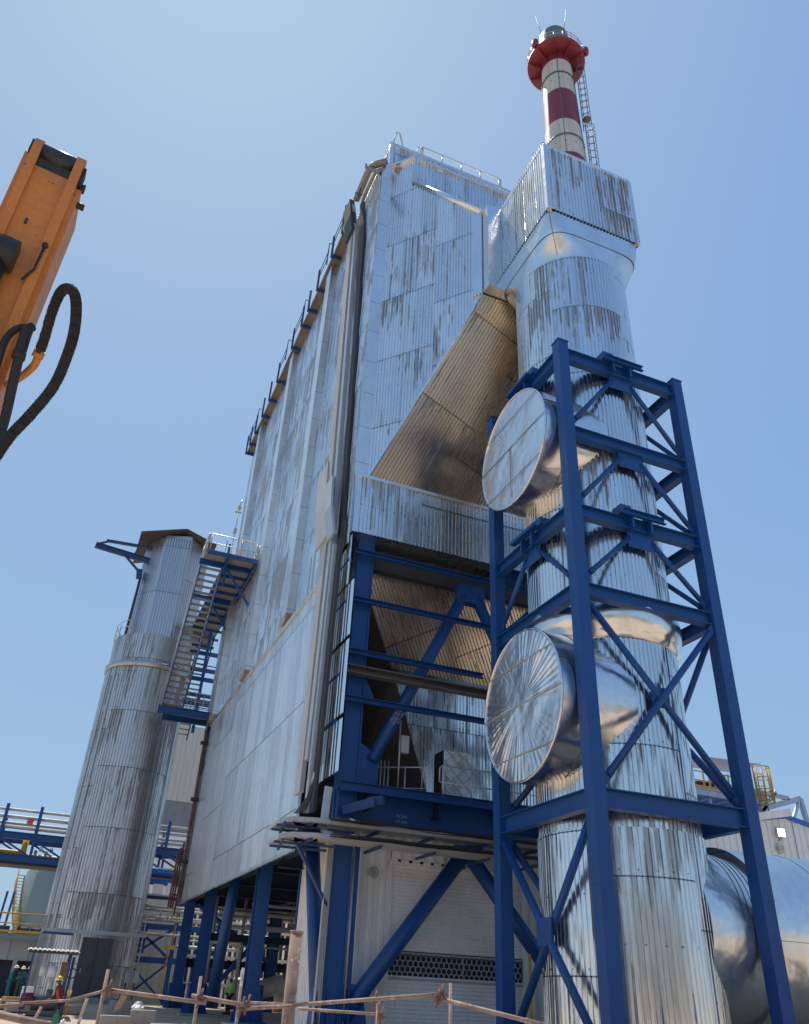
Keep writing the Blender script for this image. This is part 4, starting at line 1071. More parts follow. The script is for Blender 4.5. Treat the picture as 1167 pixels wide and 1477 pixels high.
# ================================================================ red drain pipe up the corner of the smooth panel
dp = thing('drain_pipe', (7.6, 53.2, 4.5), 'dark red pipe with black clamps beside the far edge of the smooth silver panel', 'pipe')
part('pipe', 'rust_dark', dp, lambda b: b.tube(((7.62, 53.0, 17.0), (7.62, 53.0, 7.6), (7.55, 53.1, 6.3), (7.55, 53.1, 5.2)), .05, 8))
pieces('pipe', 'rust_dark', dp, lambda b: [b.tube(((7.45-.13*i, 53.3, 9.2-.3*i), (7.42-.13*i, 53.3, 5.6)), .06, 6) for i in range(3)])
pieces('clamp', 'black', dp, lambda b: [b.box((7.35, 52.85, z), (7.85, 53.15, z+.18)) for z in (15.1, 11.6, 8.0)])

# ================================================================ pipe bridge on the left, running behind the silo
br = thing('pipe_bridge', (2, 66, 0), 'blue truss pipe bridge with grey pipes and a yellow pipe crossing behind the silo', 'pipe bridge')
def _(b):
    for y in (66, 68.4):
        b.ibeam((-14, y, 10.3), (12, y, 10.3), .3, .45, .04, .03); b.ibeam((-14, y, 8.85), (12, y, 8.85), .3, .45, .04, .03)
        for i in range(11):
            x = -12.6+2.28*i; b.bar((x, y, 8.9), (x, y, 10.2), .16, .2); b.bar((x, y, 10.1), (x+2.28, y, 9.0), .12, .12)
    for i in range(11):
        x = -12.6+2.28*i; b.bar((x, 66, 8.7), (x, 68.4, 8.7), .16, .3); b.bar((x, 66, 10.3), (x, 68.4, 10.3), .14, .2)
part('truss', 'blue', br, _)
for i in range(11):
    x = -12.6+2.28*i
    part('post', 'blue', br, lambda b: (b.bar((x, 66, 10.4), (x, 66, 12.35), .22, .26), b.bar((x, 68.4, 10.4), (x, 68.4, 12.0), .2, .2)))
for z, r, y in ((12.0, .10, 66.15), (11.55, .13, 66.3), (11.25, .10, 67.2), (10.85, .12, 66.2)):
    part('pipe', 'galv_dull', br, lambda b: b.tube(((-14, y, z), (12, y, z)), r, 8))
part('gas_pipe', 'yellow', br, lambda b: (b.tube(((-14, 66.8, 9.25), (-2.1, 66.8, 9.25), (-1.9, 66.8, 9.3)), .22, 10), b.tube(((-1.7, 66.6, 10.2), (-1.7, 66.6, 9.15), (-1.3, 66.6, 9.05), (.6, 66.6, 9.05), (12, 66.6, 9.05)), .22, 10)))
part('deck', 'dark', br, lambda b: b.box((-14, 66.1, 8.45), (12, 68.3, 8.6)))
part('sign_plate', 'sign', br, lambda b: b.box((-1.98, 65.78, 11.05), (-1.56, 65.84, 11.5)))
pieces('valve', 'galv', br, lambda b: [b.cyl((x, 66.4, 9.35+.2*(i % 2)), (x, 66.7, 9.5+.2*(i % 2)), .12, n=8) for i, x in enumerate((-.9, -.6, -.2, .1))])
for x in (-12, -7.5, 11.2):
    pieces('leg', 'blue', br, lambda b: (b.bar((x, 66.2, .6), (x, 66.2, 8.7), .3, .3), b.bar((x, 68.2, .6), (x, 68.2, 8.7), .3, .3)))

# ================================================================ green tank with winding stair
tk = thing('storage_tank', (3.2, 92, .6), 'grey green storage tank with winding stair half hidden by the silo', 'tank')
part('shell', 'tank', tk, lambda b: b.lathe((3.2, 92, 0), [(4.75, .6), (4.75, 10.6), (4.6, 10.75), (0, 11.3)], 64))
def _(b):
    for i in range(34):
        t = i/33; a = math.radians(183+62*t); z = 10.2-9.4*t
        b.plate([(3.2+r*math.cos(a+da), 92+r*math.sin(a+da), z) for r, da in ((4.78, -.02), (5.5, -.02), (5.5, .02), (4.78, .02))], (0, 0, 1), .04)
part('stair_tread', 'grate', tk, _)
def _(b):
    P = lambda r, dz: [(3.2+r*math.cos(math.radians(183+62*i/20)), 92+r*math.sin(math.radians(183+62*i/20)), 10.2-9.4*i/20+dz) for i in range(21)]
    for dz in (.55, 1.05): b.tube(P(5.5, dz), .035, 6)
    b.tube(P(5.5, -.05), .07, 6); b.tube(P(4.85, -.05), .06, 6)
    for p in P(5.5, 0): b.tube((p, Vector(p)+Vector((0, 0, 1.05))), .025, 5)
part('stair_rail', 'yellow', tk, _)
pieces('support_post', 'blue_dull', tk, lambda b: [b.bar((x, 89.5, .6), (x+.2, 89.5, 8.6), .2, .2) for x in (-2.9, -2.3)])

# ================================================================ deck with yellow rail and plant room on the far left
pr_ = thing('plant_room', (-5, 63, .6), 'low grey walled plant room with dark doorways and yellow railed roof deck left of the silo', 'plant room')
def _(b):
    b.box((-14, 62.2, 2.65), (.9, 66, 3.95))
    for x in (-10.4, -6.6, -3.2, -1.45, -.35): b.box((x-.12, 62.1, .6), (x+.12, 62.4, 2.65))
part('wall', 'wall_grey', pr_, _)
part('panel_joint', 'greywall', pr_, lambda b: [b.box((x, 62.18, 2.65), (x+.05, 62.2, 3.9)) for x in (-3.4, -2.1, -.9, .3)])
part('doorway', 'dark', pr_, lambda b: b.box((-14, 62.5, .6), (.9, 65.9, 2.65)))
def _(b):
    b.box((-14, 61.6, 3.98), (1.1, 66, 4.1)); b.ibeam((-14, 61.6, 3.9), (1.1, 61.6, 3.9), .15, .28)
    for x in (-3.5, -1.1, .35): b.box((x-.08, 61.6, 3.6), (x+.08, 61.8, 3.8))
part('roof_deck', 'tank', pr_, _)
def _(b):
    for i in range(9):
        x = -12.4+1.66*i; b.bar((x, 61.62, 4.1), (x, 61.62, 5.2), .08, .06)
    b.tube(((-14, 61.62, 5.2), (1.0, 61.62, 5.2)), .045, 8); b.tube(((-14, 61.62, 4.65), (1.0, 61.62, 4.65)), .035, 8); b.bar((-14, 61.62, 4.2), (1, 61.62, 4.2), .02, .15)
part('railing', 'yellow', pr_, _)
mh = MB()
for x, y in ((-2.6, 63), (-1.6, 63.4), (-.4, 63), (.4, 63.3)): mh.cyl((x-.35, y, 4.35), (x+.4, y, 4.35), .22, n=12)
tag(mh.build('valve_drums', 'dark', pr_))

# beige block far behind
bb = thing('beige_block', (10, 86, .6), 'tall beige panelled building far behind between silo and boiler house', 'building')
part('wall', 'cream', bb, lambda b: b.corr((5, 86, 17.6), (1, 0, 0), (0, 0, 1), 14, 7.6, .5, .05, (0, -1, 0)))
part('side_wall', 'cream', bb, lambda b: b.box((5.02, 86.05, 1), (19, 98, 25.2)))
part('window_strip', 'greywall', bb, lambda b: b.corr((5, 86, 14.6), (1, 0, 0), (0, 0, 1), 14, 3.0, .8, .05, (0, -1, 0)))
part('lower_wall', 'white2', bb, lambda b: b.corr((5, 85.9, .5), (1, 0, 0), (0, 0, 1), 14, 14.1, 1.2, .08, (0, -1, 0)))
part('roof_railing', 'galv', bb, lambda b: rail(b, (5.2, 86.2, 25.2), (18, 86.2, 25.2), 1.2, 9, .04, .6))

# ================================================================ rack between silo and boiler columns
rk = thing('service_rack', (7.6, 62, .6), 'blue cross braced rack carrying grey pipes beside the foot of the silo', 'rack')
def _(b):
    for x in (6.3, 9.1, 12.5): b.bar((x, 62, .5), (x, 62, 7.8), .26, .26)
    for z, h in ((7.75, .35), (6.85, .3), (5.05, .34), (3.1, .35)): b.bar((5.6, 62, z), (14, 62, z), .2, h)
    b.bar((6.4, 61.9, 5.0), (9.0, 61.9, 3.2), .1, .16); b.bar((9, 61.9, 5.0), (6.4, 61.9, 3.2), .1, .16); b.bar((6.4, 61.8, .8), (9.0, 61.8, 3.0), .12, .14); b.bar((9.1, 61.8, .7), (6.4, 61.8, 2.9), .1, .12)
    b.box((6.2, 62.3, 3.5), (7.3, 63, 4.9))
part('frame', 'blue', rk, _)
def _(b):
    for z, y in ((6.25, 61.7), (6.05, 61.9), (5.6, 61.7), (5.45, 61.9), (4.6, 61.7)): b.tube(((4.5, y, z), (15, y, z)), .09, 8)
    for x in (7.9, 8.4, 8.7): b.tube(((x, 61.6, 6.2), (x, 61.6, 5.4)), .06, 6)
part('pipe', 'galv_dull', rk, _)
part('bright_pipe', 'blue_light', rk, lambda b: b.tube(((4.6, 61.4, 8.45), (9.4, 61.4, 8.45)), .13, 8))
def _(b):
    b.box((7.1, 61.6, 7.0), (7.75, 62.3, 7.6)); b.box((8.0, 61.5, 6.95), (8.3, 62.2, 7.7)); b.box((6.4, 61.6, 7.0), (6.9, 62.2, 7.35))
pieces('equipment_box', 'plastic_w', rk, _)
pieces('shelf_plate', 'galv_dull', rk, lambda b: b.box((6.2, 61.3, 6.88), (9.2, 62.6, 6.95)))
cw = thing('cream_cabin', (8, 64, .6), 'cream panelled cabin wall behind the blue cross braced rack', 'cabin')
part('wall', 'cream', cw, lambda b: b.corr((6.0, 64, .5), (1, 0, 0), (0, 0, 1), 4.5, 6.4, .9, .04, (0, -1, 0)))
part('body', 'cream', cw, lambda b: b.box((6.02, 64.03, .5), (10.45, 67, 6.85)))
hc = MB()
for i in range(16): hc.tube(ring((8.75-.0*i, 61.3, 1.2+.17*i), .07, 8, ax=(1, 0, 0) if i % 2 else (0, 1, 0), ay=(0, 0, 1))[:-1], .022, 5, True)
for i in range(14): hc.tube(ring((8.95, 61.3, 3.9-.0+.17*i), .07, 8, ax=(1, 0, 0) if i % 2 else (0, 1, 0), ay=(0, 0, 1))[:-1], .022, 5, True)
hc.box((8.6, 61.15, 3.75), (9.1, 61.45, 4.0))
tag(hc.build('chain_hoist', 'yellow', None, (8.8, 61.3, 1.2)), 'yellow chain hanging in front of the blue rack', 'chain hoist')
bm_ = MB(); bm_.chan((.7, 55.6, 4.15), (6.6, 56.2, 4.2), .14, .2); tag(bm_.build('cross_rail', 'galv', None, (3.6, 55.9, 4.1)), 'grey steel rail running across the front of the silo above its door', 'rail')
bx = MB(); bx.bar((.75, 55.6, 4.0), (2.4, 55.7, 4.0), .2, .12); o = bx.build('end_plate', 'blue_dull', C.objects['cross_rail']); o.location = (-3.6, -55.9, -4.1)
for i, x in enumerate((6.05, 6.55)):
    t = thing('switch_box', (x, 57.4, .6), ('left' if i == 0 else 'right')+' one of two small grey boxes on posts at the foot of the silo ladder', 'switch box', 'grey boxes at the silo ladder')
    part('post', 'dark', t, lambda b: b.bar((x, 57.42, .6), (x, 57.42, 1.9), .06, .06))
    bxo = part('case', 'greybox', t, lambda b: b.box((x-.14, 57.2, 1.75), (x+.16, 57.42, 2.35), .02))
    q = MB(); q.box((x-.18, 57.12, 2.36), (x+.2, 57.46, 2.4)); q.build('hood', 'galv', bxo)

# louvred screen and clutter below the boiler
ls = thing('louvred_screen', (14, 66, .6), 'pale vertical louvred wall seen through the dark space below the boiler house', 'screen wall')
def _(b):
    for i in range(46): b.bar((9.0+.42*i, 66, .5), (9.0+.42*i, 66, 7.4), .16, .06, (0, 1, 0))
part('louvre_panel', 'white', ls, _)
part('backing', 'dark', ls, lambda b: b.box((8.8, 66.2, .4), (29, 66.4, 7.5)))
part('rail', 'greybox', ls, lambda b: [b.bar((8.9, 65.9, z), (28, 65.9, z), .1, .2) for z in (1.9, 3.6, 5.4)])
uc = thing('pipe_manifold', (12, 60, .6), 'tangle of grey pipes and drums on the floor below the boiler house', 'pipework')
rnd = random.Random(4)
def _(b):
    for i in range(16):
        z = rnd.choice((5.9, 5.6, 4.8, 4.2, 3.9, 2.6)); y = rnd.uniform(50, 62); x0 = rnd.uniform(9, 13)
        b.tube(((x0, y, z), (x0+rnd.uniform(3, 7), y, z)), rnd.uniform(.05, .13), 8)
    for i in range(12):
        x, y = rnd.uniform(9.4, 16), rnd.uniform(50, 62); b.tube(((x, y, rnd.uniform(.6, 4)), (x, y, 6.4)), rnd.uniform(.04, .10), 8)
part('pipe', 'galv_dull', uc, _)
pieces('drum', 'greybox', uc, lambda b: (b.cyl((12.2, 57.5, 1.6), (14.6, 57.5, 1.6), .75, n=20), b.cyl((15.2, 56, .6), (15.2, 56, 2.0), .5, n=20), b.cyl((12.2, 53, 1.4), (14.5, 53.6, 2.1), .5, n=20)))
pieces('drum_support', 'dark', uc, lambda b: [b.box((x, 57.1, .4), (x+.2, 57.9, 1.2)) for x in (12.5, 14.0)])

# ================================================================ white shed with roller shutter under the frame
sd = thing('shutter_shed', (12, 28, 0), 'white ribbed shed with roller shutter under the blue frame', 'shed')
def _(b):
    b.corr((9.66, 28, .3), (1, 0, 0), (0, 0, 1), 1.42, 6.5, .42, .07, (0, -1, 0), shape=(0, .5, .60, .90))
    b.corr((11.05, 28, 5.7), (1, 0, 0), (0, 0, 1), 5.3, 1.1, .42, .07, (0, -1, 0), shape=(0, .5, .60, .90))
    b.corr((16.3, 28, .3), (1, 0, 0), (0, 0, 1), 4.2, 6.5, .42, .07, (0, -1, 0), shape=(0, .5, .60, .90))
    b.corr((9.66, 34.2, .3), (0, -1, 0), (0, 0, 1), 6.2, 6.5, .42, .07, (-1, 0, 0), shape=(0, .5, .60, .90))
    b.box((9.72, 28.3, .3), (20.5, 34.2, 6.75))
part('wall', 'white', sd, _)
def _(b):
    for i in range(44):
        z = .35+i*.12
        if 2.20 < z < 2.90: continue
        b.prism((11.12, 28.05, z), (16.25, 28.05, z), ((0, 0), (0, .12), (.016, .112), (.034, .085), (.038, .05), (.030, .02), (.004, .012)), (0, 0, 1))
shd = part('roller_shutter', 'shutter', sd, _)
q = MB()
for i in range(27):
    for j in range(4):
        x = 11.2+i*.19+(j % 2)*.095; z = 2.30+j*.165
        q.tube([(x+.098*math.cos(PI/6+k*PI/3), 28.05, z+.098*math.sin(PI/6+k*PI/3)) for k in range(6)], .013, 5, True)
q.bar((13.9, 28.02, 2.24), (13.9, 28.02, 2.9), .03, .03, (0, 1, 0)); q.build('honeycomb_grille', 'galv', shd)
q = MB()
for z in (2.19, 2.93): q.box((11.1, 27.99, z-.03), (16.27, 28.06, z+.03))
split_build(q, 'grille_frame', 'galv_dull', shd)
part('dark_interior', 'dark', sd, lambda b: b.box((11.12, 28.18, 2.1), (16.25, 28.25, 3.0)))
def _(b):
    b.box((10.98, 27.94, .3), (11.13, 28.04, 5.72)); b.box((16.24, 27.94, .3), (16.4, 28.04, 5.72)); b.box((10.98, 27.93, 5.6), (16.4, 28.04, 5.78))
part('door_frame', 'white', sd, _)
pieces('base_rail', 'blue', sd, lambda b: (b.box((9.58, 27.9, .15), (9.75, 34.3, .55)), b.box((9.58, 34.1, .3), (9.68, 34.3, 6.6))))
sl = part('wall_lamp', 'greybox', sd, lambda b: (b.cyl((10.35, 27.95, 5.25), (10.35, 27.75, 5.25), .12, n=16), b.tube(ring((10.35, 27.72, 5.25), .17, 16, ax=(1, 0, 0), ay=(0, 0, 1))[:-1], .014, 5, True), b.tube(ring((10.35, 27.65, 5.25), .12, 16, ax=(1, 0, 0), ay=(0, 0, 1))[:-1], .014, 5, True)))
yp = MB(); yp.tube(((14.85, 25.2, 0), (14.85, 25.2, 3.0)), .05, 8); tag(yp.build('yellow_pole', 'yellow', None, (14.85, 25.2, 0)), 'thin yellow pole standing beside the rear left leg of the blue tower', 'pole')

# ================================================================ white gabled hall on the right
GY = 42
ap = atY(1130, 1176, GY)
gh = thing('gabled_hall', (ap.x, GY, 0), 'white ribbed hall with blue roof edge at the right behind the tower', 'hall')
XA, ZA, SL = ap.x, ap.z, .17
def _(b):
    W = 13; H = ZA
    b.corr((XA-W, GY, 0), (1, 0, 0), (0, 0, 1), W*2, ZA, .55, .05, (0, -1, 0), poly=[(0, 0), (2*W, 0), (2*W, ZA-SL*W), (W, ZA), (0, ZA-SL*W)], shape=(0, .6, .66, .94))
    b.quad((XA-W, GY, 0), (XA-W, GY+30, 0), (XA-W, GY+30, ZA-SL*W), (XA-W, GY, ZA-SL*W)); b.quad((XA+W, GY, 0), (XA+W, GY+30, 0), (XA+W, GY+30, ZA-SL*W), (XA+W, GY, ZA-SL*W))
part('wall', 'white2', gh, _)
def _(b):
    W = 13
    for s in (1, -1): b.bar((XA, GY-.06, ZA-.06), (XA+s*W, GY-.06, ZA-.06-SL*W), .14, .3); b.plate([(XA, GY-.1, ZA), (XA+s*W, GY-.1, ZA-SL*W), (XA+s*W, GY+30, ZA-SL*W), (XA, GY+30, ZA)], (0, 0, 1), .06)
part('roof_edge', 'blue_light', gh, _)
part('panel_joint', 'greywall', gh, lambda b: b.box((XA+.55, GY-.075, 0), (XA+.59, GY-.05, ZA-.2)))
fl = atY(1127, 1201, GY-.35)
fo = part('floodlight', 'greybox', gh, lambda b: (b.box((fl.x-.33, fl.y-.0, fl.z-.28), (fl.x+.33, fl.y+.14, fl.z+.28), .03), b.bar((fl.x, fl.y+.1, fl.z-.3), (fl.x, GY, fl.z-.5), .1, .08)))
q = MB(); q.box((fl.x-.28, fl.y-.03, fl.z-.23), (fl.x+.28, fl.y-.005, fl.z+.23)); q.build('lens', 'lamp', fo)
q = MB(); q.tube(ring((fl.x-.15, GY-.12, fl.z-.95), .3, 16, ax=(1, 0, 0), ay=(0, 0, 1))[:-1], .03, 6, True); q.cyl((fl.x-.15, GY-.2, fl.z-.95), (fl.x-.15, GY, fl.z-.95), .16, n=12); q.build('bulkhead_lamp', 'greybox', gh).location = -gh.location

# yellow railed platform above the hall
Y0 = 47
yp0 = atY(1000, 1128, Y0)
yd = thing('roof_platform', (yp0.x, Y0, yp0.z), 'grey roof platform with yellow railings and caged ladder above the white hall', 'platform')
q = lambda x, y, Y=Y0: atY(x, y, Y)
zf = q(1060, 1146).z
x0, x1 = q(985, 1130).x, q(1108, 1160).x
def _(b):
    b.box((x0, Y0, zf), (x1, Y0+4, zf+.1)); b.ibeam((x0, Y0, zf-.2), (x1, Y0, zf-.2), .2, .45, .03, .03); b.ibeam((x0, Y0+4, zf-.2), (x1, Y0+4, zf-.2), .2, .45)
    for i in range(6): b.ibeam((x0+(x1-x0)*i/5, Y0, zf-.2), (x0+(x1-x0)*i/5, Y0+4, zf-.2), .15, .3)
    for x in (x0+1, x0+2.7, x1-.3): b.bar((x, Y0+.5, zf-5), (x, Y0+.5, zf-.3), .2, .2); b.bar((x, Y0+3.5, zf-5), (x, Y0+3.5, zf-.3), .2, .2)
    # bright beams to the right
    A, B_, C_ = q(1095, 1168), q(1154, 1152), q(1172, 1212)
    b.bar(A, B_, .25, .4); b.bar(B_, C_, .3, .3, (0, 1, 0)); b.bar(q(1143, 1184), B_, .2, .22); b.bar(q(1118, 1142), q(1098, 1172), .25, .25)
    b.bar(q(1085, 1140), q(1137, 1152), .25, .28)
part('deck', 'galv', yd, _)
def _(b):
    for yy in (Y0+.05, Y0+3.95):
        for i in range(7): b.bar((x0+(x1-x0)*.78*i/6, yy, zf), (x0+(x1-x0)*.78*i/6, yy, zf+1.3), .09, .09)
        for z in (.65, 1.3): b.tube(((x0, yy, zf+z), (x0+(x1-x0)*.78, yy, zf+z)), .05, 6)
        b.bar((x0, yy, zf+.15), (x1, yy, zf+.15), .04, .3)
part('railing', 'yellow', yd, _)
cl = q(1102, 1160, Y0-.3)
def _(b):
    for k in (-.35, .35): b.tube(((cl.x+k, cl.y, cl.z-1.6), (cl.x+k, cl.y, cl.z+2.6)), .05, 6)
    for i in range(9): b.tube(((cl.x-.35, cl.y, cl.z-1.4+.45*i), (cl.x+.35, cl.y, cl.z-1.4+.45*i)), .03, 5)
    for dx in (0, -1.9):
        for z in (.1, .95, 1.8, 2.6): b.tube([(cl.x+dx+.62*math.cos(t), cl.y-.3+.62*math.sin(t)*.9, cl.z+z) for t in [-PI*1.1+PI*1.2*i/14 for i in range(15)]], .05, 5)
        for t in (-2.9, -2.2, -1.57, -.9, -.2): b.tube(((cl.x+dx+.62*math.cos(t), cl.y-.3+.56*math.sin(t), cl.z+.1), (cl.x+dx+.62*math.cos(t), cl.y-.3+.56*math.sin(t), cl.z+2.6)), .045, 5)
part('ladder_cage', 'yellow', yd, _)
def _(b):
    A, B_ = q(1018, 1093), q(1098, 1104)
    b.plate([A, B_, B_+Vector((0, 3.5, .2)), A+Vector((0, 3.5, .2))], (0, 0, 1), .1)
    for x in (A.x+.3, B_.x-.6): b.bar((x, Y0+.3, zf), (x, Y0+.3, A.z), .1, .1); b.bar((x, Y0+3, zf), (x, Y0+3, A.z), .1, .1)
part('awning', 'galv_dull', yd, _)
pieces('machine', 'dark', yd, lambda b: (b.box((x0+2.2, Y0+1, zf+.1), (x0+3.4, Y0+2.2, zf+.9), .05), b.cyl((x0+3.2, Y0+.8, zf+.7), (x0+4, Y0+.8, zf+.7), .3, n=16)))
wb = MB(); A = q(1092, 1178, 41.6); B_ = q(1138, 1172, 41.6); wb.chan(A, B_, .4, .45); tag(wb.build('roof_trunking', 'white', None, A), 'white boxed trunking lying above the blue roof edge of the hall', 'trunking')

# ================================================================ pump with small canopy by the silo
pk = thing('pump_shelter', (1.3, 45, .3), 'small lean-to canopy on blue posts over pump and gauges in front of the silo', 'shelter')
zb = gz(45)
part('canopy', 'galv_dull', pk, lambda b: b.corr((.15, 44.0, 2.78), (1, 0, 0), (0, 1, .06), 2.25, 1.9, .2, .04, (0, 0, 1)))
pieces('canopy_frame', 'brown', pk, lambda b: (b.bar((.2, 44.1, 2.72), (2.35, 44.1, 2.72), .08, .08), b.bar((.2, 45.8, 2.8), (2.35, 45.8, 2.8), .08, .08), b.box((.2, 44.05, 2.74), (2.35, 45.8, 2.77))))
for x, y in ((.45, 44.15), (2.05, 44.15), (.45, 45.75), (2.05, 45.75)): part('post', 'blue_dull', pk, lambda b: b.bar((x, y, zb), (x, y, 2.75), .08, .08))
part('pump', 'steel', pk, lambda b: (b.cyl((.85, 44.8, zb+.45), (1.9, 44.8, zb+.45), .28, n=16), b.box((.7, 44.5, zb), (2.0, 45.1, zb+.15)), b.cyl((1.5, 44.8, zb+.6), (1.5, 44.8, zb+1.0), .14, n=12)))
part('motor', 'red', pk, lambda b: (b.cyl((.45, 44.6, zb+.6), (.85, 44.6, zb+.6), .24, n=16), b.box((.35, 44.45, zb+.2), (.6, 44.8, zb+.8), .03)))
pieces('filter_pot', 'plastic_w', pk, lambda b: (b.cyl((1.0, 44.7, zb+1.5), (1.0, 44.7, zb+1.9), .13, n=16), b.cyl((1.4, 44.6, zb+1.45), (1.4, 44.6, zb+1.9), .2, n=16)))
part('gauge_panel', 'wood', pk, lambda b: b.box((1.75, 45, zb+1.3), (2.05, 45.1, zb+2.1)))
part('valve_wheel', 'blue_dull', pk, lambda b: (b.tube(ring((2.25, 44.6, zb+1.65), .2, 16, ax=(1, 0, 0), ay=(0, 0, 1))[:-1], .03, 6, True), b.bar((2.2, 44.7, zb), (2.2, 44.7, zb+2.3), .1, .1)))
pieces('riser_pipe', 'yellow', pk, lambda b: [b.tube(((2.0+.13*i, 45.3, zb), (2.05+.13*i, 45.3, zb+1.0)), .04, 6) for i in range(4)])

# ================================================================ blocks, bags and timber on the ground
def block(x, y, w, d, h, lab, m='conc', rz=0, z=0, nm='concrete_block', cat='block', grp='concrete blocks at the silo foot'):
    b = MB(); b.box((-w/2, -d/2, 0), (w/2, d/2, h), .025); o = b.build(nm, m); o.location = (x, y, gz(y)+z); o.rotation_euler.z = rz; tag(o, lab, cat, grp); return o
def px(x, y, R): p = atR(x, y, R); return p.x, p.y
for (x, y, R, w, d, h, lab, rz) in ((165, 1470, 40, 1.2, .6, .52, 'buff concrete block in front of the silo door, left of the white bag', .1), (205, 1472, 41, 1.0, .7, .70, 'grey concrete block with white bag behind it at the foot of the silo', -.08),
                              (172, 1463, 46, 1.0, .6, .62, 'concrete block standing just behind the buff block', .2),
                              (240, 1478, 39, 1.2, .5, .36, 'long concrete block before the blue column base plates', 0)):
    X, Y = px(x, y, R); block(X, Y, w, d, h, lab, rz=rz)
X, Y = px(60, 1462, 46); block(X, Y, 3.2, 1.0, .35, 'long concrete kerb slab under the pump shelter', rz=.1, nm='concrete_slab', cat='slab', grp=None)
X, Y = px(25, 1450, 50); block(X, Y, 1.6, .5, .3, 'timber baulk lying by the teal clothed workers', 'wood', .5, nm='timber_baulk', cat='timber', grp=None)
X, Y = px(8, 1460, 47); block(X, Y, 1.2, .3, .35, 'short buff timber at the far left edge of the yard', 'wood', .9, nm='timber_baulk', cat='timber', grp=None)
X, Y = px(36, 1443, 55); block(X, Y, .55, .5, .7, 'white block at the foot of the silo cover strip', 'plastic_w', .1, nm='white_block', cat='block', grp=None)
def bag(x, y, R, s, lab, m='plastic_w', zz=0):
    X, Y = px(x, y, R); b = MB(); bmesh.ops.create_icosphere(b.bm, subdivisions=3, radius=s); r_ = random.Random(int(x))
    ph = [r_.uniform(0, 6) for _ in range(6)]
    for v in b.bm.verts:
        d = 1+.22*math.sin(7*v.co.x/s+ph[0])*math.cos(6*v.co.y/s+ph[1])+.15*math.sin(11*v.co.z/s+ph[2]); v.co *= d; v.co.z *= .8
        if v.co.z > s*.4: v.co.x *= .6; v.co.y *= .6; v.co.z *= 1.25
    o = b.build('rubbish_bag', m); o.location = (X, Y, gz(Y)+zz+s*.7); tag(o, lab, 'bag')
bag(198, 1457, 43, .26, 'crumpled white plastic bag on top of concrete blocks by the silo', zz=.45)
bag(90, 1478, 36, .28, 'small pink and white bag on the ground below the man in yellow helmet', zz=-.05)

# ================================================================ scaffold tube fence in the foreground
fe = thing('scaffold_fence', (0, 9, 0), 'rusty scaffold tube fence of posts and clamped rails along the bottom of the view', 'fence')
def post(x, y, R, r=.026, m='rust', tilt=0, lab=None):
    r *= .78
    p = atR(x, y, R); o = part('post', m, fe, lambda b: b.tube((p, (p.x-tilt, p.y, -.1)), r, 10)); 
    if lab: o['label'] = lab
    return p
def rl(a, c, Ra, Rc, r=.024):
    r *= .85
    p, q_ = atR(*a, Ra), atR(*c, Rc); part('rail', 'rust', fe, lambda b: b.tube((p, q_), r, 10)); return p, q_
def clamp(x, y, R):
    p = atR(x, y, R); pieces('clamp', 'rust_clamp', fe, lambda b: (b.box((p.x-.032, p.y-.032, p.z-.03), (p.x+.032, p.y+.032, p.z+.03), .008), b.cyl((p.x-.02, p.y-.02, p.z-.09), (p.x+.02, p.y-.02, p.z+.09), .012, n=8), b.cyl((p.x+.02, p.y-.09, p.z), (p.x+.02, p.y+.06, p.z+.01), .014, n=8)))
post(156, 1398, 10.2, .022); post(290, 1408, 10, .022); post(351, 1396, 11.2, .024); post(546, 1438, 10.6, .024); post(650, 1418, 10.2, .022)
po = atR(428, 1345, 11); part('post', 'rust', fe, lambda b: (b.tube((po, (po.x, po.y, -.1)), .075, 16), b.tube((Vector((po.x, po.y, po.z-.01)), Vector((po.x, po.y, po.z+.02))), .082, 16)), 'thick rusty square topped post')
post(60, 1452, 9.6, .02, tilt=.5); post(126, 1440, 10.6, .022, tilt=.25)
rl((-30, 1457), (72, 1480), 7.2, 6.8, .028); rl((-10, 1452), (34, 1449), 9.8, 9.8, .018)
rl((30, 1447), (100, 1443), 9.8, 10.0, .016); rl((100, 1443), (154, 1428), 10.0, 10.2, .016)
rl((152, 1427), (297, 1447), 10.15, 9.9); rl((277, 1436), (354, 1450), 10.05, 9.7); rl((343, 1455), (424, 1451), 9.8, 10.8); rl((354, 1446), (415, 1449), 11.2, 11.2, .02)
rl((420, 1450), (638, 1434), 10.9, 9.6); rl((628, 1439), (790, 1480), 9.6, 8.9); rl((430, 1455), (545, 1463), 11.2, 10.7, .02); rl((545, 1440), (548, 1475), 10.5, 10.5, .02)
for a in ((156, 1427, 10.1), (288, 1440, 9.95), (348, 1452, 9.75), (356, 1449, 9.72), (636, 1434, 9.55), (631, 1440, 9.55), (540, 1442, 10.4), (549, 1466, 10.5)): clamp(*a)
X = atR(174, 1442, 10); b = MB(); b.plate([(X.x-.05, X.y, X.z-.11), (X.x+.01, X.y, X.z-.08), (X.x+.06, X.y+.01, X.z+.03), (X.x, X.y, X.z+.05), (X.x-.02, X.y, X.z-.02)], (0, 1, 0), .01); tag(b.build('orange_rag', 'wood', None, X), 'small orange rag hanging from the scaffold rail', 'rag')

# ================================================================ unseen hall added behind the camera for the sheet metal to reflect
wk = thing('added_reflection_hall', (10, -60, 0), 'long low unseen hall added behind the camera for the metal to reflect', 'added reflection hall')
part('wall', 'greywall', wk, lambda b: b.corr((70, -52, 0), (-1, 0, 0), (0, 0, 1), 130, 11, 1., .12, (0, 1, 0)))
part('roof', 'cap', wk, lambda b: b.box((-60, -84, 11), (70, -51.6, 11.5)))
part('door', 'doorgrey', wk, lambda b: [b.box((x, -51.95, 0), (x+7, -51.8, 7)) for x in (-48, -22, 4, 30, 54)])

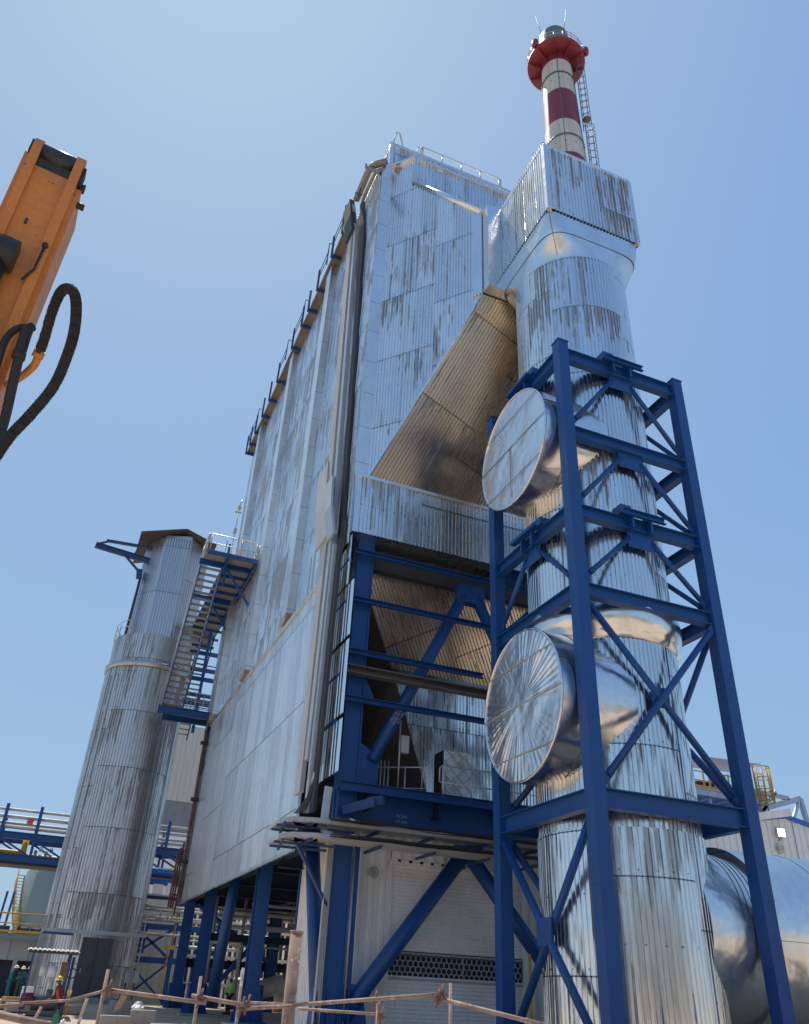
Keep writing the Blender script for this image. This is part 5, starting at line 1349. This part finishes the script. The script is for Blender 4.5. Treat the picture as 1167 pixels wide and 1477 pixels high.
# ================================================================ people
def skin(name, verts, edges, radii, m, parent, sub=2):
    me = bpy.data.meshes.new(name); me.from_pydata([tuple(v) for v in verts], edges, []); o = bpy.data.objects.new(name, me); C.objects.link(o)
    mo = o.modifiers.new('s', 'SKIN'); mo.use_smooth_shade = True
    for v, r in zip(me.skin_vertices[0].data, radii): v.radius = r if isinstance(r, tuple) else (r, r)
    me.skin_vertices[0].data[0].use_root = True
    o.modifiers.new('u', 'SUBSURF').levels = sub
    dg = bpy.context.evaluated_depsgraph_get(); dg.update(); m2 = bpy.data.meshes.new_from_object(o.evaluated_get(dg))
    bpy.data.objects.remove(o); bpy.data.meshes.remove(me)
    for p in m2.polygons: p.use_smooth = True
    m2.name = name; m2.materials.clear(); m2.materials.append(M[m])
    n = bpy.data.objects.new(name, m2); C.objects.link(n); n.parent = parent; return n
def person(x, y, rz, label, top, trouser, helmet, shirt=None, h=1.72, lean=0., arms=None, stride=0., vest=None, look=0.):
    root = thing('person', (x, y, gz(y)), label, 'person'); root.rotation_euler.z = rz; k = h/1.75
    # figure faces -Y in its own space
    L = lambda px_, py_, pz: Vector((px_*k, (py_ - lean*max(0, pz-.92))*k, pz*k - .12*lean*lean*max(0, pz-.92)*k))
    pel, ch, nk, hd = L(0, 0, .95), L(0, .0, 1.28), L(0, .01, 1.47), L(0, -.03, 1.60)
    sh = [L(s*.19, .0, 1.40) for s in (1, -1)]
    arms = arms or ((( .27, -.06, 1.10), (.27, -.22, .88)), ((-.27, -.06, 1.10), (-.27, -.20, .88)))
    el = [L(*a[0]) for a in arms]; wr = [L(*a[1]) for a in arms]
    hip = [L(s*.10, 0, .90) for s in (1, -1)]
    kn = [L(s*.115, -.05-s*stride*.5, .50) for s in (1, -1)]; an = [L(s*.12, .02-s*stride, .09) for s in (1, -1)]; toe = [a+Vector((0, -.17, -.045))*k for a in an]
    V = [pel, ch, nk, hd, L(0, -.03, 1.71)]; E_ = [(0, 1), (1, 2), (2, 3), (3, 4)]; R = [(.13, .10), (.14, .10), .055, (.078, .095), (.06, .07)]
    for i in (0, 1):
        n = len(V); hand = wr[i]+(wr[i]-el[i]).normalized()*.07*k
        V += [sh[i], el[i], wr[i], hand]; E_ += [(1, n), (n, n+1), (n+1, n+2), (n+2, n+3)]; R += [.055, .042, .028, (.036, .02)]
        d = (wr[i]-el[i]).normalized(); side = d.cross(Vector((0, 1, 0))).normalized() if abs(d.y) < .9 else Vector((1, 0, 0))
        for f, (off, ln) in enumerate(((-.03, .075), (-.01, .09), (.01, .085), (.03, .065))):
            q_ = len(V); p = hand+side*off*k; p2 = p+d*ln*.6*k; V += [p2, p2+(d*.4+Vector((0, -.25, 0))).normalized()*ln*.5*k]; E_ += [(n+3, q_), (q_, q_+1)]; R += [.009, .008]
        q_ = len(V); V += [wr[i]+d*.04*k-side*.045*k+Vector((0, -.02, 0)), wr[i]+d*.075*k-side*.05*k+Vector((0, -.04, 0))]; E_ += [(n+2, q_), (q_, q_+1)]; R += [.011, .009]
        n = len(V); V += [hip[i], kn[i], an[i], toe[i]]; E_ += [(0, n), (n, n+1), (n+1, n+2), (n+2, n+3)]; R += [.08, .056, .04, (.045, .03)]
    body = skin('body', V, E_, [tuple(q*k for q in r) if isinstance(r, tuple) else r*k for r in R], 'skin', root)
    V = [pel-Vector((0, 0, .03*k)), ch, L(0, .01, 1.43)]; E_ = [(0, 1), (1, 2)]; R = [(.165, .125), (.185, .135), (.10, .085)]
    for i in (0, 1): n = len(V); V += [sh[i], el[i], wr[i]]; E_ += [(1, n), (n, n+1), (n+1, n+2)]; R += [.078, .06, .048]
    skin('jacket', V, E_, [tuple(q*k for q in r) if isinstance(r, tuple) else r*k for r in R], shirt or top, root)
    if vest: skin('safety_vest', [pel+Vector((0, 0, .0)), ch, L(0, .01, 1.40)], [(0, 1), (1, 2)], [(.185*k, .145*k), (.205*k, .155*k), (.13*k, .11*k)], vest, root)
    V = [pel+Vector((0, 0, .02*k))]; E_ = []; R = [(.16, .125)]
    for i in (0, 1): n = len(V); V += [hip[i], kn[i], an[i]+Vector((0, 0, .03*k))]; E_ += [(0, n), (n, n+1), (n+1, n+2)]; R += [.10, .078, .068]
    skin('trousers', V, E_, [tuple(q*k for q in r) if isinstance(r, tuple) else r*k for r in R], trouser, root)
    for i in (0, 1):
        s = MB(); s.box((an[i].x-.05*k, toe[i].y-.07*k, an[i].z-.09*k), (an[i].x+.05*k, an[i].y+.08*k, an[i].z+.0), .025); o = s.build('boot', 'black'); o.parent = root
    s = MB(); c = hd+Vector((0, 0, .045*k)); s.lathe(c, [(.165*k, -.005), (.15*k, .0), (.135*k, .01), (.128*k, .06*k), (.10*k, .11*k), (.05*k, .14*k), (0, .148*k)], 24)
    for v in s.bm.verts:
        if (v.co-c).z < .004: v.co.y += -.035*k if v.co.y < c.y else .02*k
    s.bar(c+Vector((0, .1*k, .09*k)), c+Vector((0, -.11*k, .09*k)), .03*k, .07*k); o = s.build('helmet', helmet); o.parent = root
    # face: nose, brow, ears as a small separate detail on the head
    s = MB(); f = hd+Vector((0, -.085*k, 0))
    s.prism(f+Vector((0, .0, .02*k)), f+Vector((0, -.015*k, -.03*k)), ((-.012*k, -.006*k), (.012*k, -.006*k), (0, .012*k)), (0, -1, 0))
    for q_ in (1, -1): s.box((q_*.078*k-.012*k, hd.y-.005, hd.z-.03*k), (q_*.078*k+.012*k, hd.y+.03*k, hd.z+.03*k), .004)
    s.box((f.x-.025*k, f.y-.006*k, f.z-.058*k), (f.x+.025*k, f.y+.01*k, f.z-.05*k)); o = s.build('face', 'skin'); o.parent = root
    return root
def at_(x, y, R): p = atR(x, y, R); return p.x, p.y
X, Y = at_(20, 1392, 60); person(X, Y, 1.3, 'person in teal work clothes and white helmet, leftmost of the trio beside the plant room', 'teal', 'teal', 'helmet_w', lean=.25, arms=(((.25, -.1, 1.12), (.18, -.28, 1.05)), ((-.26, -.05, 1.1), (-.2, -.25, 1.0))))
X, Y = at_(34.5, 1394, 60); person(X, Y, .4, 'person in teal jacket and olive trousers with raised hands, middle of the trio', 'teal', 'green_cloth', 'helmet_w', h=1.68, arms=(((.26, -.1, 1.15), (.08, -.26, 1.25)), ((-.26, -.1, 1.15), (-.06, -.26, 1.2))))
X, Y = at_(45, 1394, 60.8); person(X, Y, -1.4, 'person in teal clothes and dark headgear half hidden behind the silo edge', 'teal', 'teal', 'helmet_y', h=1.7)
X, Y = at_(94, 1416, 40); yh = person(X, Y, -1.15, 'person in yellow helmet and orange red vest over maroon sleeves, bending as they walk', 'maroon', 'navy', 'helmet_y', 'maroon', h=1.76, lean=.35, stride=.22, vest='vest_red', arms=(((.26, -.02, 1.12), (.25, -.2, .95)), ((-.25, -.08, 1.1), (-.22, -.34, .98))))
X, Y = at_(335, 1408, 50); person(X, Y, -1.2, 'person in lime vest and white helmet between blue columns, the left one of the pair', 'vest_green', 'navy', 'helmet_w', 'vest_green', h=1.72, vest='vest_green')
X, Y = at_(351, 1416, 46); person(X, Y, 2.2, 'person in lime vest partly hidden by the blue column, the right one of the pair', 'vest_green', 'navy', 'helmet_w', 'vest_green', h=1.70, vest='vest_green')
X, Y = at_(83, 1460, 39.4); b = MB(); b.lathe((X, Y, gz(Y)+.1), [(0, 0), (.11, 0), (.12, .03), (.12, .35), (.05, .48), (.04, .56), (0, .56)], 16); tag(b.build('gas_bottle', 'green_bottle', None, (X, Y, gz(Y))), 'green bottle standing beside the person in yellow helmet', 'bottle')

# ================================================================ orange boom reaching in at the left
bo_l, bo_t = atL(-73, 588, 6.9), atL(85, 223, 8.0)
ax = (bo_t-bo_l).normalized(); LEN = (bo_t-bo_l).length
vs = (bo_t - CAM).normalized(); nn = -(vs - ax*vs.dot(ax)).normalized(); w_ = ax.cross(nn)
if w_.dot(r2) < 0: w_ = -w_
th = math.radians(9)
wx = (w_*math.cos(th) + nn*math.sin(th)).normalized(); nx = (nn*math.cos(th) - w_*math.sin(th)).normalized()
bo = thing('crane_boom', bo_l, 'worn orange steel boom of a machine reaching into the left edge of the sky', 'boom')
def bp(a, x, n): return bo_l + ax*a + wx*x + nx*n
def slab(b, a0, a1, x0, x1, n0, n1):
    b.bm.verts.ensure_lookup_table()
    P = [b.bm.verts.new(bp(a, x, n)) for a in (a0, a1) for x, n in ((x0, n0), (x1, n0), (x1, n1), (x0, n1))]
    for q_ in ((3, 2, 1, 0), (4, 5, 6, 7), (0, 1, 5, 4), (1, 2, 6, 5), (2, 3, 7, 6), (3, 0, 4, 7)): b.face([P[i] for i in q_])
def _(b):
    slab(b, -3, LEN-.20, -.24, .24, -.75, -.045)
    slab(b, -3, LEN-.22, .24, .30, -.80, -.10); slab(b, -3, LEN-.05, -.30, -.24, -.80, -.10)
bd_ = part('box_section', 'orange', bo, _)
def side(b, x0, x1):
    pts = [(-3, 0), (LEN+.02, 0), (LEN+.10, -.03), (LEN+.13, -.10), (LEN+.10, -.18), (LEN-.05, -.26), (LEN-.25, -.30), (LEN-.3, -.7), (-3, -.7)]
    A = [b.bm.verts.new(bp(a, x0, n)) for a, n in pts]; B = [b.bm.verts.new(bp(a, x1, n)) for a, n in pts]
    b.face(A[::-1]); b.face(B)
    for i in range(len(A)): b.face((A[i], A[(i+1) % len(A)], B[(i+1) % len(A)], B[i]))
for x0, x1 in ((.16, .245), (-.245, -.16)): part('side_plate', 'orange', bo, lambda b: side(b, x0, x1))
part('end_roller', 'blackp', bo, lambda b: (b.cyl(bp(LEN-.0, -.158, -.10), bp(LEN-.0, .158, -.10), .105, n=24), slab(b, LEN-.30, LEN+.02, -.155, .155, -.24, -.05)))
pieces('pin_head', 'black', bo, lambda b: (b.cyl(bp(LEN-.12, .24, -.2), bp(LEN-.12, .31, -.2), .05, n=12), slab(b, LEN-.2, LEN+.02, .245, .275, -.22, -.05), slab(b, LEN-.06, LEN+.1, -.275, -.245, -.25, -.06), b.cyl(bp(LEN-.36, .25, -.16), bp(LEN-.36, .37, -.16), .035, n=10)))
part('ram_eye', 'blackp', bo, lambda b: (b.cyl(bp(LEN-1.33, -.3, .05), bp(LEN-1.33, .02, .05), .16, n=24), b.tube((bp(LEN-1.3, -.12, .05), bp(LEN-3, -.16, .18)), .11, 16), slab(b, LEN-1.7, LEN-1.18, -.13, -.05, -.05, .12)))
pieces('grease_line', 'black', bo, lambda b: (b.tube((bp(LEN-1.06, .20, .012), bp(LEN-1.35, .19, .012), bp(LEN-1.5, .13, .012)), .012, 6), b.cyl(bp(LEN-1.06, .2, 0), bp(LEN-1.06, .2, .035), .028, n=10), slab(b, LEN-.88, LEN-.82, -.05, -.03, -.045, -.03)))
hs = lambda pts, d: [atL(x, y, L) for x, y, L in pts]
def spline(pts, n=10):
    out = []
    for i in range(len(pts)-1):
        p0, p1, p2, p3 = pts[max(i-1, 0)], pts[i], pts[i+1], pts[min(i+2, len(pts)-1)]
        for j in range(n):
            t = j/n; out.append(.5*((2*p1)+(p2-p0)*t+(2*p0-5*p1+4*p2-p3)*t*t+(3*p1-p0-3*p2+p3)*t**3))
    return out+[pts[-1]]
sp = spline(hs([(55, 512, 7.15), (64, 488, 7.1), (75, 450, 7.05), (86, 424, 7.0), (97, 416, 6.95), (107, 424, 6.9), (110, 446, 6.86), (107, 478, 6.8), (98, 510, 6.75), (78, 556, 6.65), (45, 597, 6.5), (14, 630, 6.4), (-12, 668, 6.3)], 0), 14)
rr = [.042*(1+.06*math.sin(i*2.1)+.05*math.sin(i*.9)) for i in range(len(sp))]
ho = part('hose', 'hose', bo, lambda b: b.tube(sp, rr, 14), 'thick looped hose in frayed braided sleeve')
def _(b):
    r_ = random.Random(3)
    for i in range(6, len(sp)-2):
        if i % 1 == 0:
            d = (sp[i+1]-sp[i]).normalized(); q_ = d.cross(fw).normalized()*(1 if i > 40 else -1)
            e = d.cross(q_).normalized()
            c = [sp[i]+(q_*math.cos(t)+e*math.sin(t))*.0425*(1.02+.03*r_.random()) + d*.004*t for t in [2*PI*j/12 for j in range(13)]]
            b.tube(c, .0035, 4)
            if i > 60 and r_.random() < .35: b.tube((sp[i]+q_*.04, sp[i]+q_*(.048+.006*r_.random())-d*.01), .002, 4)
q_ = MB(); _(q_); q_.build('wire_wrap', 'hose', ho)
part('hose_stub', 'orange', bo, lambda b: b.tube(spline(hs([(56, 509, 7.15), (51, 524, 7.15), (40, 536, 7.18), (28, 545, 7.22), (10, 556, 7.3)], 0), 6), [.034]*24+[.034], 12))
part('hose_collar', 'orange', bo, lambda b: b.tube((atL(58, 506, 7.15), atL(53, 516, 7.15)), .05, 14))
part('hose', 'black', bo, lambda b: b.tube(spline(hs([(43, 474, 7.2), (34, 472, 7.2), (20, 477, 7.15), (8, 490, 7.1), (0, 512, 7.05), (-8, 540, 7.0)], 0), 8), .033, 12))
part('hose', 'black', bo, lambda b: b.tube(spline(hs([(40, 472, 7.15), (34, 492, 7.1), (26, 520, 7.05), (17, 560, 7.0), (8, 600, 6.95), (-4, 640, 6.85)], 0), 8), [.05 if i < 16 else .042 for i in range(41)], 14))
pieces('hose_joint', 'black', bo, lambda b: (b.tube((atL(47, 471, 7.2), atL(38, 476, 7.15)), .042, 12), b.tube((atL(29, 506, 7.07), atL(26, 518, 7.05)), .056, 14)))

# ================================================================ light, sky, camera
SUN_AZ, SUN_EL = math.radians(-9), math.radians(67)
sd_ = Vector((math.sin(SUN_AZ)*math.cos(SUN_EL), math.cos(SUN_AZ)*math.cos(SUN_EL), math.sin(SUN_EL)))
sun = bpy.data.lights.new('sun', 'SUN'); sun.energy = 2.6; sun.angle = math.radians(.53); sun.color = (1, .95, .87)
so = bpy.data.objects.new('sun', sun); C.objects.link(so); so.rotation_euler = sd_.to_track_quat('Z', 'Y').to_euler(); so.location = (-20, 60, 120)
w = bpy.data.worlds.new('World'); S.world = w; w.use_nodes = True; nt = w.node_tree; nt.nodes.clear()
out = nt.nodes.new('ShaderNodeOutputWorld'); bg = nt.nodes.new('ShaderNodeBackground'); sk = nt.nodes.new('ShaderNodeTexSky')
sk.sky_type = 'NISHITA'; sk.sun_disc = False; sk.sun_elevation = SUN_EL; sk.sun_rotation = SUN_AZ
sk.air_density = 1.0; sk.dust_density = 1.0; sk.ozone_density = 3.0; sk.altitude = 0
bg.inputs[1].default_value = .15
# soft shoulder on the glare round the sun, as the phone's exposure gives: c / (1 + c / s)
k = NT(nt)
dv = nt.nodes.new('ShaderNodeVectorMath'); dv.operation = 'DIVIDE'; ad = nt.nodes.new('ShaderNodeVectorMath'); ad.operation = 'ADD'
m1 = nt.nodes.new('ShaderNodeVectorMath'); m1.operation = 'MULTIPLY'; m1.inputs[1].default_value = (1/1.6, 1/1.6, 1/.8)
nt.links.new(sk.outputs[0], m1.inputs[0]); nt.links.new(m1.outputs[0], ad.inputs[0]); ad.inputs[1].default_value = (1, 1, 1)
nt.links.new(sk.outputs[0], dv.inputs[0]); nt.links.new(ad.outputs[0], dv.inputs[1]); m2 = nt.nodes.new('ShaderNodeVectorMath'); m2.operation = 'MULTIPLY'; m2.inputs[1].default_value = (1.06, 1.46, 3.5)   # the phone's white balance
nt.links.new(dv.outputs[0], m2.inputs[0]); nt.links.new(m2.outputs[0], bg.inputs[0])
nt.links.new(bg.outputs[0], out.inputs[0])
cam = bpy.data.cameras.new('Camera'); co = bpy.data.objects.new('Camera', cam); C.objects.link(co)
cam.sensor_fit = 'HORIZONTAL'; cam.sensor_width = 36; cam.lens = FPX/1167*36; cam.clip_start = .05; cam.clip_end = 8000
mw = Matrix((r2, u2, -fw)).transposed().to_4x4(); mw.translation = CAM; co.matrix_world = mw
S.camera = co
S.view_settings.view_transform = 'Standard'; S.view_settings.look = 'None'; S.view_settings.exposure = 1.0; S.view_settings.gamma = 1
S.render.engine = 'CYCLES'; S.cycles.max_bounces = 8; S.cycles.glossy_bounces = 5; S.cycles.use_denoising = True
